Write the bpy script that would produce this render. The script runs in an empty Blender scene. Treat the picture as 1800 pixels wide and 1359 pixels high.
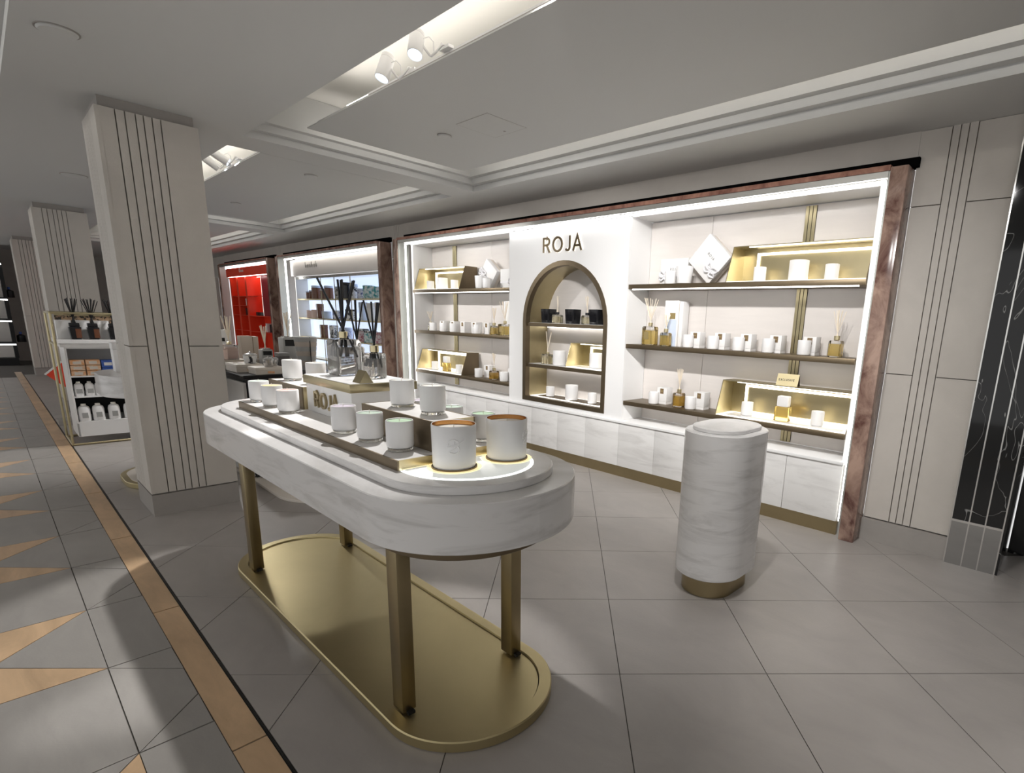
import bpy, bmesh, math, random
from mathutils import Vector, Matrix
random.seed(7)
PI = math.pi
SC = bpy.context.scene
COL = SC.collection

# ------------------------------------------------------------------ camera
F, CX, CY, YAW, PIT, ROL = 951.704, 1049.594, 783.716, .7228, .2210, .0379
fw = Vector((-math.sin(YAW)*math.cos(PIT), math.cos(YAW)*math.cos(PIT), -math.sin(PIT)))
rt = Vector((math.cos(YAW), math.sin(YAW), 0)); up = rt.cross(fw)
rt2 = math.cos(ROL)*rt + math.sin(ROL)*up
up2 = -math.sin(ROL)*rt + math.cos(ROL)*up
cam = bpy.data.cameras.new('camera'); camo = bpy.data.objects.new('camera', cam); COL.objects.link(camo)
m = Matrix((rt2, up2, -fw)).transposed().to_4x4(); m.translation = Vector((0, 0, 1.36)); camo.matrix_world = m
cam.sensor_fit = 'HORIZONTAL'; cam.sensor_width = 36; cam.lens = F/1800*36
cam.shift_x = (900-CX)/1800; cam.shift_y = (CY-679.5)/1800
cam.clip_start = .05; cam.clip_end = 100
SC.camera = camo
# ------------------------------------------------------------------ world, exposure
w = bpy.data.worlds.new('world'); SC.world = w; w.use_nodes = True
w.node_tree.nodes['Background'].inputs[0].default_value = (1, .995, .99, 1)
w.node_tree.nodes['Background'].inputs[1].default_value = .52
SC.view_settings.view_transform = 'Standard'; SC.view_settings.look = 'None'
SC.view_settings.exposure = .72; SC.view_settings.gamma = 1; SC.view_settings.use_curve_mapping = False
SPOT_W = 60; COVE = 6.5; LED = 8.0; SLED = 5.0

def area(name, loc, rot, sx, sy, power, col=(1, .96, .9)):
    l = bpy.data.lights.new(name, 'AREA'); l.shape = 'RECTANGLE'; l.size = sx; l.size_y = sy; l.energy = power; l.color = col
    o = bpy.data.objects.new(name, l); COL.objects.link(o); o.location = loc; o.rotation_euler = rot
    return o
def spot(name, loc, tgt, power, ang=50, blend=.5, col=(1, .985, .97), rad=.03):
    l = bpy.data.lights.new(name, 'SPOT'); l.energy = power; l.spot_size = math.radians(ang); l.spot_blend = blend; l.color = col; l.shadow_soft_size = rad
    o = bpy.data.objects.new(name, l); COL.objects.link(o); o.location = loc
    d = Vector(tgt)-Vector(loc); o.rotation_euler = d.to_track_quat('-Z', 'Y').to_euler()
    return o

# ------------------------------------------------------------------ materials
MATS = {}
def mat(name, col, rough=.5, metal=0, noise=0, nscale=8, stretch=(1, 1, 1), bump=0, bscale=60, emit=None, estr=0, trans=0, ior=1.45, col2=None, spec=None, rot=None, sharp=None, coat=0):
    m = bpy.data.materials.new(name); m.use_nodes = True; nt = m.node_tree; b = nt.nodes['Principled BSDF']
    b.inputs['Roughness'].default_value = rough; b.inputs['Metallic'].default_value = metal
    b.inputs['Base Color'].default_value = (*col, 1)
    b.inputs['Transmission Weight'].default_value = trans; b.inputs['IOR'].default_value = ior
    if coat: b.inputs['Coat Weight'].default_value = coat; b.inputs['Coat Roughness'].default_value = .08
    if spec is not None: b.inputs['Specular IOR Level'].default_value = spec
    if emit: b.inputs['Emission Color'].default_value = (*emit, 1); b.inputs['Emission Strength'].default_value = estr
    if noise or col2:
        tc = nt.nodes.new('ShaderNodeTexCoord'); mp = nt.nodes.new('ShaderNodeMapping'); mp.inputs['Scale'].default_value = stretch
        if rot: mp.inputs['Rotation'].default_value = rot
        geo = nt.nodes.new('ShaderNodeNewGeometry')
        nt.links.new(geo.outputs['Position'], mp.inputs['Vector'])
        n = nt.nodes.new('ShaderNodeTexNoise'); n.inputs['Scale'].default_value = nscale; n.inputs['Detail'].default_value = 8; n.inputs['Roughness'].default_value = .62
        n.inputs['Distortion'].default_value = .6
        nt.links.new(mp.outputs[0], n.inputs['Vector'])
        r = nt.nodes.new('ShaderNodeValToRGB'); nt.links.new(n.outputs['Fac'], r.inputs[0])
        lo, hi = sharp or (.3, .7)
        r.color_ramp.elements[0].position = lo; r.color_ramp.elements[1].position = hi
        c2 = col2 or tuple(c*(1-noise) for c in col)
        r.color_ramp.elements[0].color = (*c2, 1); r.color_ramp.elements[1].color = (*col, 1)
        nt.links.new(r.outputs[0], b.inputs['Base Color'])
    if bump:
        n2 = nt.nodes.new('ShaderNodeTexNoise'); n2.inputs['Scale'].default_value = bscale; n2.inputs['Detail'].default_value = 4
        geo2 = nt.nodes.new('ShaderNodeNewGeometry'); nt.links.new(geo2.outputs['Position'], n2.inputs['Vector'])
        bp = nt.nodes.new('ShaderNodeBump'); bp.inputs['Strength'].default_value = bump; bp.inputs['Distance'].default_value = .01
        nt.links.new(n2.outputs['Fac'], bp.inputs['Height']); nt.links.new(bp.outputs[0], b.inputs['Normal'])
    MATS[name] = m
    return m
mat('ceiling', (.58, .58, .567), .62)
mat('cove', (.9, .88, .84), .6)
mat('stone', (.60, .56, .51), .6, noise=.1, nscale=3, bump=.08, bscale=180)
mat('stone_dark', (.36, .335, .31), .5, noise=.12, nscale=5)
mat('grout', (.12, .11, .10), .9)
mat('tile', (.405, .375, .352), .36, noise=.16, nscale=2.2, stretch=(1, 1.7, 1), bump=.04, bscale=90)
mat('tile_corridor', (.35, .33, .308), .44, noise=.14, nscale=3, stretch=(1, 2.6, 1), bump=.05, bscale=120)
mat('travertine', (.66, .45, .27), .4, noise=.3, nscale=5, stretch=(.6, 2, 1), bump=.05, bscale=60)
mat('marble', (.74, .725, .715), .22, col2=(.52, .505, .49), nscale=3.0, stretch=(.9, .9, 5.5), sharp=(.27, .52), rot=(.06, .16, .3))
mat('door_marble', (.76, .75, .735), .2, col2=(.58, .565, .55), nscale=2.4, stretch=(.8, .8, 4.5), sharp=(.26, .52), rot=(.05, .2, 0))
mat('rosso', (.42, .22, .16), .16, col2=(.12, .045, .035), nscale=6, stretch=(1, 1, .6), sharp=(.3, .66))
mat('rosso_pale', (.44, .30, .235), .16, col2=(.11, .05, .04), nscale=6.5, stretch=(1, 1, .6), sharp=(.34, .60))
mat('dark_marble', (.012, .012, .012), .06, col2=(.012, .012, .012), nscale=2)
mat('brass', (.50, .43, .265), .34, 1, noise=.12, nscale=3, stretch=(1, 1, 1))
mat('brass_plate', (.58, .49, .28), .40, 1, noise=.12, nscale=2.2)
mat('bronze', (.20, .155, .10), .42, .85, noise=.15, nscale=5)
mat('brass_pale', (.66, .57, .36), .3, 1)
mat('steel', (.72, .71, .68), .22, 1)
mat('steel_satin', (.55, .54, .51), .38, 1)
mat('jamb', (.50, .51, .48), .5, .7)
mat('led_jamb', (1, 1, .97), .5, emit=(1, .99, .95), estr=5)
mat('led_dim', (1, 1, .97), .5, emit=(1, .98, .94), estr=4)
mat('led_far', (1, 1, .97), .5, emit=(1, .98, .92), estr=8)
mat('gold_card', (.62, .53, .31), .45, .3)
mat('mirror', (.42, .42, .41), .1, 1)
mat('brass_leg', (.40, .325, .19), .36, 1, noise=.12, nscale=3)
mat('steel_dark', (.30, .30, .29), .25, 1)
mat('white_lacquer', (.86, .855, .85), .28)
mat('white_matte', (.84, .83, .82), .55)
mat('panel', (.76, .715, .68), .22, noise=.05, nscale=3, stretch=(1, 1, 8))
mat('riser_white', (.84, .82, .80), .3, noise=.05, nscale=5)
mat('ceramic', (.86, .85, .845), .38)
mat('glass', (1, 1, 1), .03, trans=1, ior=1.45)
mat('glass_base', (.93, .92, .86), .05, trans=.85, ior=1.45)
mat('amber', (.86, .66, .22), .08, trans=.75, ior=1.4)
mat('amber_dark', (.72, .46, .08), .08, trans=.6, ior=1.4)
mat('pale_oil', (.93, .86, .62), .05, trans=.85, ior=1.4)
mat('grey_oil', (.62, .60, .57), .05, trans=.8, ior=1.4)
mat('gold_lining', (.78, .42, .16), .22, 1)
mat('wax', (.88, .85, .78), .5)
mat('wax_mint', (.64, .80, .67), .6); mat('wax_yellow', (.90, .72, .38), .6); mat('wax_pink', (.90, .50, .43), .6)
mat('wax_lilac', (.62, .55, .63), .6); mat('wax_sage', (.50, .60, .50), .6); mat('wax_green', (.48, .66, .45), .6)
mat('black', (.008, .008, .009), .4)
mat('void', (.004, .004, .004), 1, spec=0)
mat('black_gloss', (.012, .012, .014), .12)
mat('reed', (.86, .76, .62), .6)
mat('label', (.22, .15, .08), .5)
mat('gold_label', (.45, .35, .16), .4, .6)
mat('paper', (.84, .83, .82), .6)
mat('print_grey', (.30, .29, .29), .6)
mat('ribbon', (.84, .83, .85), .3)
mat('box_under', (.28, .19, .15), .6)
mat('red', (.92, .075, .03), .35, noise=.1, nscale=3)
mat('red_dark', (.28, .02, .03), .3)
mat('taupe', (.62, .54, .46), .5)
mat('taupe_pale', (.76, .70, .63), .5)
mat('grey_ceramic', (.40, .40, .39), .35)
mat('silver', (.62, .61, .60), .2, .9)
mat('blush', (.80, .62, .55), .35)
mat('stripe_a', (.50, .44, .38), .5); mat('stripe_b', (.16, .15, .15), .5)
mat('brown_glass', (.16, .06, .03), .1)
mat('orange', (.85, .34, .08), .5, col2=(.85, .75, .6), nscale=22)
mat('blue', (.06, .14, .5), .4)
mat('bluewhite', (.62, .70, .85), .4)
mat('pattern_bw', (.82, .82, .82), .4, col2=(.02, .02, .025), nscale=14, sharp=(.44, .5))
mat('pattern_teal', (.75, .82, .80), .4, col2=(.03, .30, .32), nscale=18, sharp=(.40, .56))
mat('pattern_rose', (.80, .72, .72), .4, col2=(.45, .10, .14), nscale=18, sharp=(.40, .56))
mat('pattern_blue', (.75, .77, .86), .4, col2=(.08, .12, .35), nscale=16, sharp=(.40, .54))
mat('leopard', (.30, .20, .12), .5, col2=(.02, .015, .01), nscale=40, sharp=(.45, .52))
mat('led', (1, .98, .95), .5, emit=(.97, .97, .97), estr=LED)
mat('led_shelf', (1, .98, .95), .5, emit=(1, .98, .94), estr=SLED)
mat('led_box', (1, .97, .88), .5, emit=(1, .95, .83), estr=3.6)
mat('glow_panel', (1, 1, .98), .3, emit=(.93, 1, .97), estr=.2)
mat('glow_rim', (1, 1, .98), .3, emit=(.95, 1, .98), estr=1.5)
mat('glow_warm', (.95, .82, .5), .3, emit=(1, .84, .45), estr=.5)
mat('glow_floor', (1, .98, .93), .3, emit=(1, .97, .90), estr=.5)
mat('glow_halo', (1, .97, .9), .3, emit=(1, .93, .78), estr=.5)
mat('glow_back', (.85, .90, 1), .3, emit=(.62, .75, 1), estr=.55)
mat('cove_led', (1, 1, 1), .5, emit=(1, .955, .88), estr=COVE)
mat('added_lip_led', (1, 1, 1), .5, emit=(1, .955, .89), estr=1.2)
mat('cove_led_soft', (1, 1, 1), .5, emit=(1, .955, .89), estr=3.4)
mat('lens', (.9, .95, 1), .2, emit=(.72, .86, 1), estr=1.6)

def dark_marble_nodes():
    m = MATS['dark_marble']; nt = m.node_tree; b = nt.nodes['Principled BSDF']
    n = [x for x in nt.nodes if x.type == 'TEX_NOISE'][0]
    geo = nt.nodes.new('ShaderNodeNewGeometry'); mp = nt.nodes.new('ShaderNodeMapping')
    mp.inputs['Scale'].default_value = (1.3, 1.3, .9); mp.inputs['Rotation'].default_value = (0, .9, 0)
    nt.links.new(geo.outputs['Position'], mp.inputs['Vector'])
    n.inputs['Distortion'].default_value = 1.1; n.inputs['Scale'].default_value = 1.6; n.inputs['Detail'].default_value = 3
    nt.links.new(mp.outputs[0], n.inputs['Vector'])
    s = nt.nodes.new('ShaderNodeMath'); s.operation = 'SUBTRACT'; s.inputs[1].default_value = .5; nt.links.new(n.outputs['Fac'], s.inputs[0])
    a = nt.nodes.new('ShaderNodeMath'); a.operation = 'ABSOLUTE'; nt.links.new(s.outputs[0], a.inputs[0])
    r = [x for x in nt.nodes if x.type == 'VALTORGB'][0]
    for l in list(r.inputs[0].links): nt.links.remove(l)
    nt.links.new(a.outputs[0], r.inputs[0])
    r.color_ramp.elements[0].position = 0; r.color_ramp.elements[0].color = (.32, .32, .31, 1)
    r.color_ramp.elements[1].position = .0035; r.color_ramp.elements[1].color = (.014, .014, .014, 1)
dark_marble_nodes()

# ------------------------------------------------------------------ mesh helpers
def finish(bm, name, smooth=None):
    bmesh.ops.recalc_face_normals(bm, faces=bm.faces)
    me = bpy.data.meshes.new(name); bm.to_mesh(me); bm.free()
    if smooth is not None:
        me.shade_smooth(); me.set_sharp_from_angle(angle=math.radians(smooth))
    return me
def obj(name, me, mt, parent=None, loc=(0, 0, 0), rot=(0, 0, 0)):
    if mt is not None and len(me.materials) == 0: me.materials.append(MATS[mt])
    o = bpy.data.objects.new(name, me); COL.objects.link(o)
    o.parent = parent; o.location = loc; o.rotation_euler = rot
    return o
def tag(o, label=None, cat=None, group=None, kind=None):
    if label: o['label'] = label
    if cat: o['category'] = cat
    if group: o['group'] = group
    if kind: o['kind'] = kind
    return o
def thing(name, label, cat, loc=(0, 0, 0), rz=0, group=None):
    o = bpy.data.objects.new(name, None); COL.objects.link(o); o.location = loc; o.rotation_euler = (0, 0, rz); o.empty_display_size = .05
    return tag(o, label, cat, group)
def sgn(o): return tag(o, kind='structure')
CACHE = {}
def box_me(sx, sy, sz, mt, bev=0, z0=True):
    """box centred in x,y standing on z=0"""
    k = (round(sx, 4), round(sy, 4), round(sz, 4), mt, bev, z0)
    if k in CACHE: return CACHE[k]
    bm = bmesh.new(); bmesh.ops.create_cube(bm, size=1)
    for v in bm.verts: v.co = Vector((v.co.x*sx, v.co.y*sy, (v.co.z+(.5 if z0 else 0))*sz))
    if bev: bmesh.ops.bevel(bm, geom=list(bm.edges), offset=bev, segments=2, affect='EDGES', profile=.5)
    me = finish(bm, 'box', 40 if bev else None); me.materials.append(MATS[mt]); CACHE[k] = me
    return me
def bx(name, x0, x1, y0, y1, z0, z1, mt, parent=None, bev=0, rot=(0, 0, 0)):
    """axis aligned box by bounds (in the parent's frame)"""
    return obj(name, box_me(x1-x0, y1-y0, z1-z0, mt, bev), mt, parent, ((x0+x1)/2, (y0+y1)/2, z0), rot)
def wbx(name, x0, x1, y0, y1, z0, z1, mt):
    """box with its mesh in world coordinates, origin at 0 (so children may use world coordinates)"""
    bm = bmesh.new(); bmesh.ops.create_cube(bm, size=1)
    for v in bm.verts: v.co = Vector(((x0+x1)/2+v.co.x*(x1-x0), (y0+y1)/2+v.co.y*(y1-y0), (z0+z1)/2+v.co.z*(z1-z0)))
    return obj(name, finish(bm, name), mt)
def poly_prism(pts, z0, z1, bev=0):
    bm = bmesh.new()
    a = [bm.verts.new((x, y, z0)) for x, y in pts]; b = [bm.verts.new((x, y, z1)) for x, y in pts]
    bm.faces.new(a[::-1]); bm.faces.new(b); n = len(pts)
    for i in range(n): bm.faces.new((a[i], a[(i+1) % n], b[(i+1) % n], b[i]))
    return finish(bm, 'prism')
def xz_prism(pts, y0, y1, smooth=None):
    bm = bmesh.new()
    a = [bm.verts.new((x, y0, z)) for x, z in pts]; b = [bm.verts.new((x, y1, z)) for x, z in pts]
    bm.faces.new(a); bm.faces.new(b[::-1]); n = len(pts)
    for i in range(n): bm.faces.new((a[i], b[i], b[(i+1) % n], a[(i+1) % n]))
    return finish(bm, 'prism', smooth)
def ring(x0, x1, y0, y1, r, n=16):
    r = min(r, (x1-x0)/2, (y1-y0)/2); pts = []
    for cx, cy, a0 in ((x1-r, y0+r, -90), (x1-r, y1-r, 0), (x0+r, y1-r, 90), (x0+r, y0+r, 180)):
        for i in range(n+1):
            a = math.radians(a0+90*i/n); pts.append((cx+r*math.cos(a), cy+r*math.sin(a)))
    return pts
def loft(rings, cap0=True, cap1=True, smooth=35):
    """rings: list of (points2d, z)"""
    bm = bmesh.new(); R = []
    for pts, z in rings: R.append([bm.verts.new((x, y, z)) for x, y in pts])
    n = len(R[0])
    for a, b in zip(R, R[1:]):
        for i in range(n): bm.faces.new((a[i], a[(i+1) % n], b[(i+1) % n], b[i]))
    if cap0: bm.faces.new(R[0][::-1])
    if cap1: bm.faces.new(R[-1])
    return finish(bm, 'loft', smooth)
def slab(x0, x1, y0, y1, r, z0, z1, bev=.004):
    I = lambda d: ring(x0+d, x1-d, y0+d, y1-d, max(r-d, .001))
    return loft([(I(bev), z0), (I(0), z0+bev), (I(0), z1-bev), (I(bev), z1)])
def lathe(prof, seg=32, cap0=False, cap1=False, smooth=35):
    bm = bmesh.new(); R = []
    for r, z in prof:
        if r < 1e-6: R.append([bm.verts.new((0, 0, z))])
        else: R.append([bm.verts.new((r*math.cos(2*PI*i/seg), r*math.sin(2*PI*i/seg), z)) for i in range(seg)])
    for a, b in zip(R, R[1:]):
        for i in range(seg):
            j = (i+1) % seg
            if len(a) == 1 and len(b) == 1: continue
            if len(a) == 1: bm.faces.new((a[0], b[i], b[j]))
            elif len(b) == 1: bm.faces.new((a[i], a[j], b[0]))
            else: bm.faces.new((a[i], a[j], b[j], b[i]))
    if cap0 and len(R[0]) > 1: bm.faces.new(R[0][::-1])
    if cap1 and len(R[-1]) > 1: bm.faces.new(R[-1])
    return finish(bm, 'lathe', smooth)
def tube(pts, r, seg=8, closed=False, taper=None):
    pts = [Vector(p) for p in pts]; bm = bmesh.new(); R = []; n = len(pts)
    prev = None
    for i, p in enumerate(pts):
        d = (pts[(i+1) % n]-pts[i-1]) if closed else (pts[min(i+1, n-1)]-pts[max(i-1, 0)])
        d.normalize()
        if prev is None: u = d.orthogonal().normalized()
        else: u = (prev-d*prev.dot(d)).normalized()
        prev = u; v = d.cross(u); rr = r if taper is None else r*taper[i]
        R.append([bm.verts.new(p+rr*(math.cos(2*PI*k/seg)*u+math.sin(2*PI*k/seg)*v)) for k in range(seg)])
    rng = list(zip(R, R[1:]))+([(R[-1], R[0])] if closed else [])
    for a, b in rng:
        for k in range(seg): bm.faces.new((a[k], a[(k+1) % seg], b[(k+1) % seg], b[k]))
    if not closed: bm.faces.new(R[0][::-1]); bm.faces.new(R[-1])
    return finish(bm, 'tube', 50)
def strokes(lines, wd, d0, d1):
    """flat strokes in the xz plane (x right, z up), extruded in y from d0 to d1; lines: lists of points or (points,True) closed"""
    bm = bmesh.new()
    for ln in lines:
        closed = isinstance(ln, tuple); pts = ln[0] if closed else ln
        pts = [Vector((p[0], p[1])) for p in pts]; n = len(pts); L = []; Rr = []
        for i in range(n):
            a = pts[i-1] if (closed or i > 0) else None; b = pts[(i+1) % n] if (closed or i < n-1) else None
            d1_ = (pts[i]-a).normalized() if a is not None else None; d2_ = (b-pts[i]).normalized() if b is not None else None
            if d1_ is None: t = d2_; k = 1
            elif d2_ is None: t = d1_; k = 1
            else:
                t = (d1_+d2_); t = t.normalized() if t.length > 1e-4 else d1_
                k = 1/max(.45, t.dot(d1_))
            nn = Vector((-t.y, t.x))*wd/2*k; L.append(pts[i]+nn); Rr.append(pts[i]-nn)
        rng = range(n if closed else n-1)
        V = [[bm.verts.new((q.x, yy, q.y)) for q in S] for S in (L, Rr) for yy in (d0, d1)]
        l0, l1, r0, r1 = V
        for i in rng:
            j = (i+1) % n
            bm.faces.new((l0[i], l0[j], r0[j], r0[i])); bm.faces.new((l1[i], r1[i], r1[j], l1[j]))
            bm.faces.new((l0[i], l1[i], l1[j], l0[j])); bm.faces.new((r0[i], r0[j], r1[j], r1[i]))
        if not closed:
            bm.faces.new((l0[0], r0[0], r1[0], l1[0])); bm.faces.new((l0[-1], l1[-1], r1[-1], r0[-1]))
    return finish(bm, 'strokes')
def arc(cx, cz, rx, rz, a0, a1, n=12):
    return [(cx+rx*math.cos(math.radians(a0+(a1-a0)*i/n)), cz+rz*math.sin(math.radians(a0+(a1-a0)*i/n))) for i in range(n+1)]
# letters on a unit height, returns (lines, width)
def letter(ch):
    if ch == 'R': return [[(.04, 0), (.04, 1)], [(.04, .96), (.32, .96)]+arc(.32, .73, .22, .23, 90, -90)+[(.04, .5)], [(.32, .5), (.56, 0)]], .6
    if ch == 'O': return [(arc(.42, .5, .37, .46, 0, 345, 23), True)], .84
    if ch == 'J': return [[(.36, 1), (.36, .3)]+arc(.19, .27, .17, .22, 0, -150, 8)], .42
    if ch == 'A': return [[(.0, 0), (.32, .97), (.64, 0)], [(.12, .32), (.52, .32)]], .66
    if ch == 'E': return [[(.45, .96), (.04, .96), (.04, .04), (.45, .04)], [(.04, .5), (.4, .5)]], .5
    if ch == 'X': return [[(0, 0), (.5, 1)], [(0, 1), (.5, 0)]], .52
    if ch == 'C': return [arc(.36, .5, .32, .46, 50, 310, 14)], .64
    if ch == 'L': return [[(.04, 1), (.04, .04), (.42, .04)]], .46
    if ch == 'U': return [[(.04, 1), (.04, .3)]+arc(.27, .3, .23, .26, 180, 360, 8)+[(.5, 1)]], .56
    if ch == 'S': return [arc(.25, .74, .2, .22, 30, 270, 10)+arc(.25, .27, .22, .25, 90, -150, 10)], .5
    if ch == 'I': return [[(.05, 0), (.05, 1)]], .12
    if ch == 'V': return [[(0, 1), (.28, 0), (.56, 1)]], .58
    if ch == 'B': return [[(.04, 0), (.04, .96), (.28, .96)]+arc(.28, .74, .2, .22, 90, -90, 8)+[(.04, .52)], [(.04, .5), (.3, .5)]+arc(.3, .27, .22, .24, 90, -90, 8)+[(.04, .03)]], .56
    if ch == 'a': return [(arc(.25, .26, .22, .24, 0, 345, 15), True), [(.49, .52), (.49, 0)]], .56
    if ch == 'o': return [(arc(.27, .26, .24, .24, 0, 345, 15), True)], .58
    if ch == 'b': return [[(.04, 1), (.04, 0)], (arc(.29, .26, .23, .24, 0, 345, 15), True)], .58
    if ch == 'D': return [[(.04, .04), (.04, .96), (.25, .96)]+arc(.25, .5, .36, .46, 90, -90, 12)+[(.04, .04)]], .66
    if ch == 'd': return [[(.49, 1), (.49, 0)], (arc(.25, .26, .22, .24, 0, 345, 15), True)], .58
    if ch == 'i': return [[(.05, 0), (.05, .5)], [(.05, .66), (.05, .74)]], .12
    if ch == 'n': return [[(.04, 0), (.04, .52)], [(.04, .34)]+arc(.23, .3, .19, .21, 160, 0, 7)+[(.42, 0)]], .48
    if ch == 'e': return [[(.03, .27), (.48, .27)]+arc(.26, .26, .23, .24, 0, 310, 14)], .54
    return [], .35
def text(s, parent, x, y, z, h, mt, wd=.13, gap=.22, d=.01, name='letter', halo=None, widths=1.0):
    """letters facing -y, baseline z, left edge x; each letter its own object"""
    for ch in s:
        ln, wdt = letter(ch)
        if ln:
            sc = lambda q: [(p[0]*h*widths, p[1]*h) for p in q]
            L = [(sc(l[0]), True) if isinstance(l, tuple) else sc(l) for l in ln]
            o = obj(name, strokes(L, wd*h, -d, 0), mt, parent, (x, y, z))
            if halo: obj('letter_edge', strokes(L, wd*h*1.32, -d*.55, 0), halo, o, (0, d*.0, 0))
        x += (wdt+gap)*h*widths
    return x

# ================================================================== STRUCTURE
ZC = 2.53                                   # soffit
# ---------------- floor
floor = sgn(wbx('floor', -19, 4, -3.2, 4.4, -.06, -.004, 'grout'))
def clip(pts, rect):
    x0, x1, y0, y1 = rect
    for ax, v, s in ((0, x0, 1), (0, x1, -1), (1, y0, 1), (1, y1, -1)):
        out = []
        for i in range(len(pts)):
            a, b = pts[i], pts[(i+1) % len(pts)]
            da, db = (a[ax]-v)*s, (b[ax]-v)*s
            if da >= 0: out.append(a)
            if (da > 0) != (db > 0) and da != db:
                t = da/(da-db); out.append((a[0]+t*(b[0]-a[0]), a[1]+t*(b[1]-a[1])))
        pts = out
        if len(pts) < 3: return []
    # drop duplicates
    res = []
    for p in pts:
        if not res or math.hypot(p[0]-res[-1][0], p[1]-res[-1][1]) > 1e-4: res.append(p)
    if len(res) > 2 and math.hypot(res[0][0]-res[-1][0], res[0][1]-res[-1][1]) < 1e-4: res.pop()
    ar = sum(res[i][0]*res[(i+1) % len(res)][1]-res[(i+1) % len(res)][0]*res[i][1] for i in range(len(res)))/2 if len(res) > 2 else 0
    return res if ar > .004 else []
S = .60; G = .0018
h = S/math.sqrt(2)                           # half diagonal
TX0, TY0 = -1.595, 1.94                      # a tile corner
full_me = None; far = bmesh.new(); ntile = 0
cells = []
for i in range(-30, 14):
    for j in range(-6, 32):
        # tile (i,j): corners from (TX0,TY0)+i*D1+j*D2, D1=(h,h), D2=(-h,h)
        ox = TX0+(i-j)*h; oy = TY0+(i+j)*h
        g = G*math.sqrt(2)
        q = [(ox, oy+g), (ox+h-g, oy+h), (ox, oy+2*h-g), (ox-h+g, oy+h)]
        if oy > 3.9 or oy+2*h < .45 or ox+h < -15.5 or ox-h > 2.6: continue
        c = clip(q, (-15.2, 2.4, .4585, 4.38))
        if c: cells.append((math.hypot(ox, oy+h), c, len(c) == 4 and abs(c[0][1]-q[0][1]) < 1e-6 and min(p[1] for p in c) > .4586 and max(p[1] for p in c) < 4.379 and min(p[0] for p in c) > -15.19 and max(p[0] for p in c) < 2.39, ox, oy))
cells.sort(key=lambda t: t[0])
for k, (d, c, isfull, ox, oy) in enumerate(cells):
    if k < 240:
        if isfull:
            if full_me is None:
                g = G*math.sqrt(2)
                full_me = poly_prism([(0, g), (h-g, h), (0, 2*h-g), (-h+g, h)], -.012, 0); full_me.materials.append(MATS['tile'])
            obj('floor_tile', full_me, 'tile', floor, (ox, oy, 0))
        else: obj('floor_tile', poly_prism(c, -.012, 0), 'tile', floor)
    else:
        a = [far.verts.new((x, y, 0)) for x, y in c]; far.faces.new(a)
if len(far.faces):
    tag(obj('floor_tiles_far', finish(far, 'far'), 'tile', floor), kind='stuff')
else: far.free()
# corridor: orange border strip with dark metal line, joint line and star pattern
def tilepoly(pts, mt, name='floor_tile'):
    cx = sum(p[0] for p in pts)/len(pts); cy = sum(p[1] for p in pts)/len(pts)
    q = []
    for x, y in pts:
        dx, dy = x-cx, y-cy; L = math.hypot(dx, dy); k = max(0, 1-.004/L); q.append((cx+dx*k, cy+dy*k))
    ar = sum(q[i][0]*q[(i+1) % len(q)][1]-q[(i+1) % len(q)][0]*q[i][1] for i in range(len(q)))
    if ar < 0: q = q[::-1]
    return obj(name, poly_prism(q, -.012, 0), mt, floor)
bx('metal_divider', -16, 3, .4485, .4525, -.01, .0012, 'black', floor)
bx('floor_groove', -16, 3, .4555, .4575, -.012, -.003, 'black', floor)
x = 1.715
while x > -15:
    tilepoly([(x-1.17, .349), (x, .349), (x, .446), (x-1.17, .446)], 'travertine', 'border_tile'); x -= 1.17
YJ = .15; NX = -1.99; DN = .6045
nodes = [NX+DN*k for k in range(6, -22, -1)]
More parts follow.
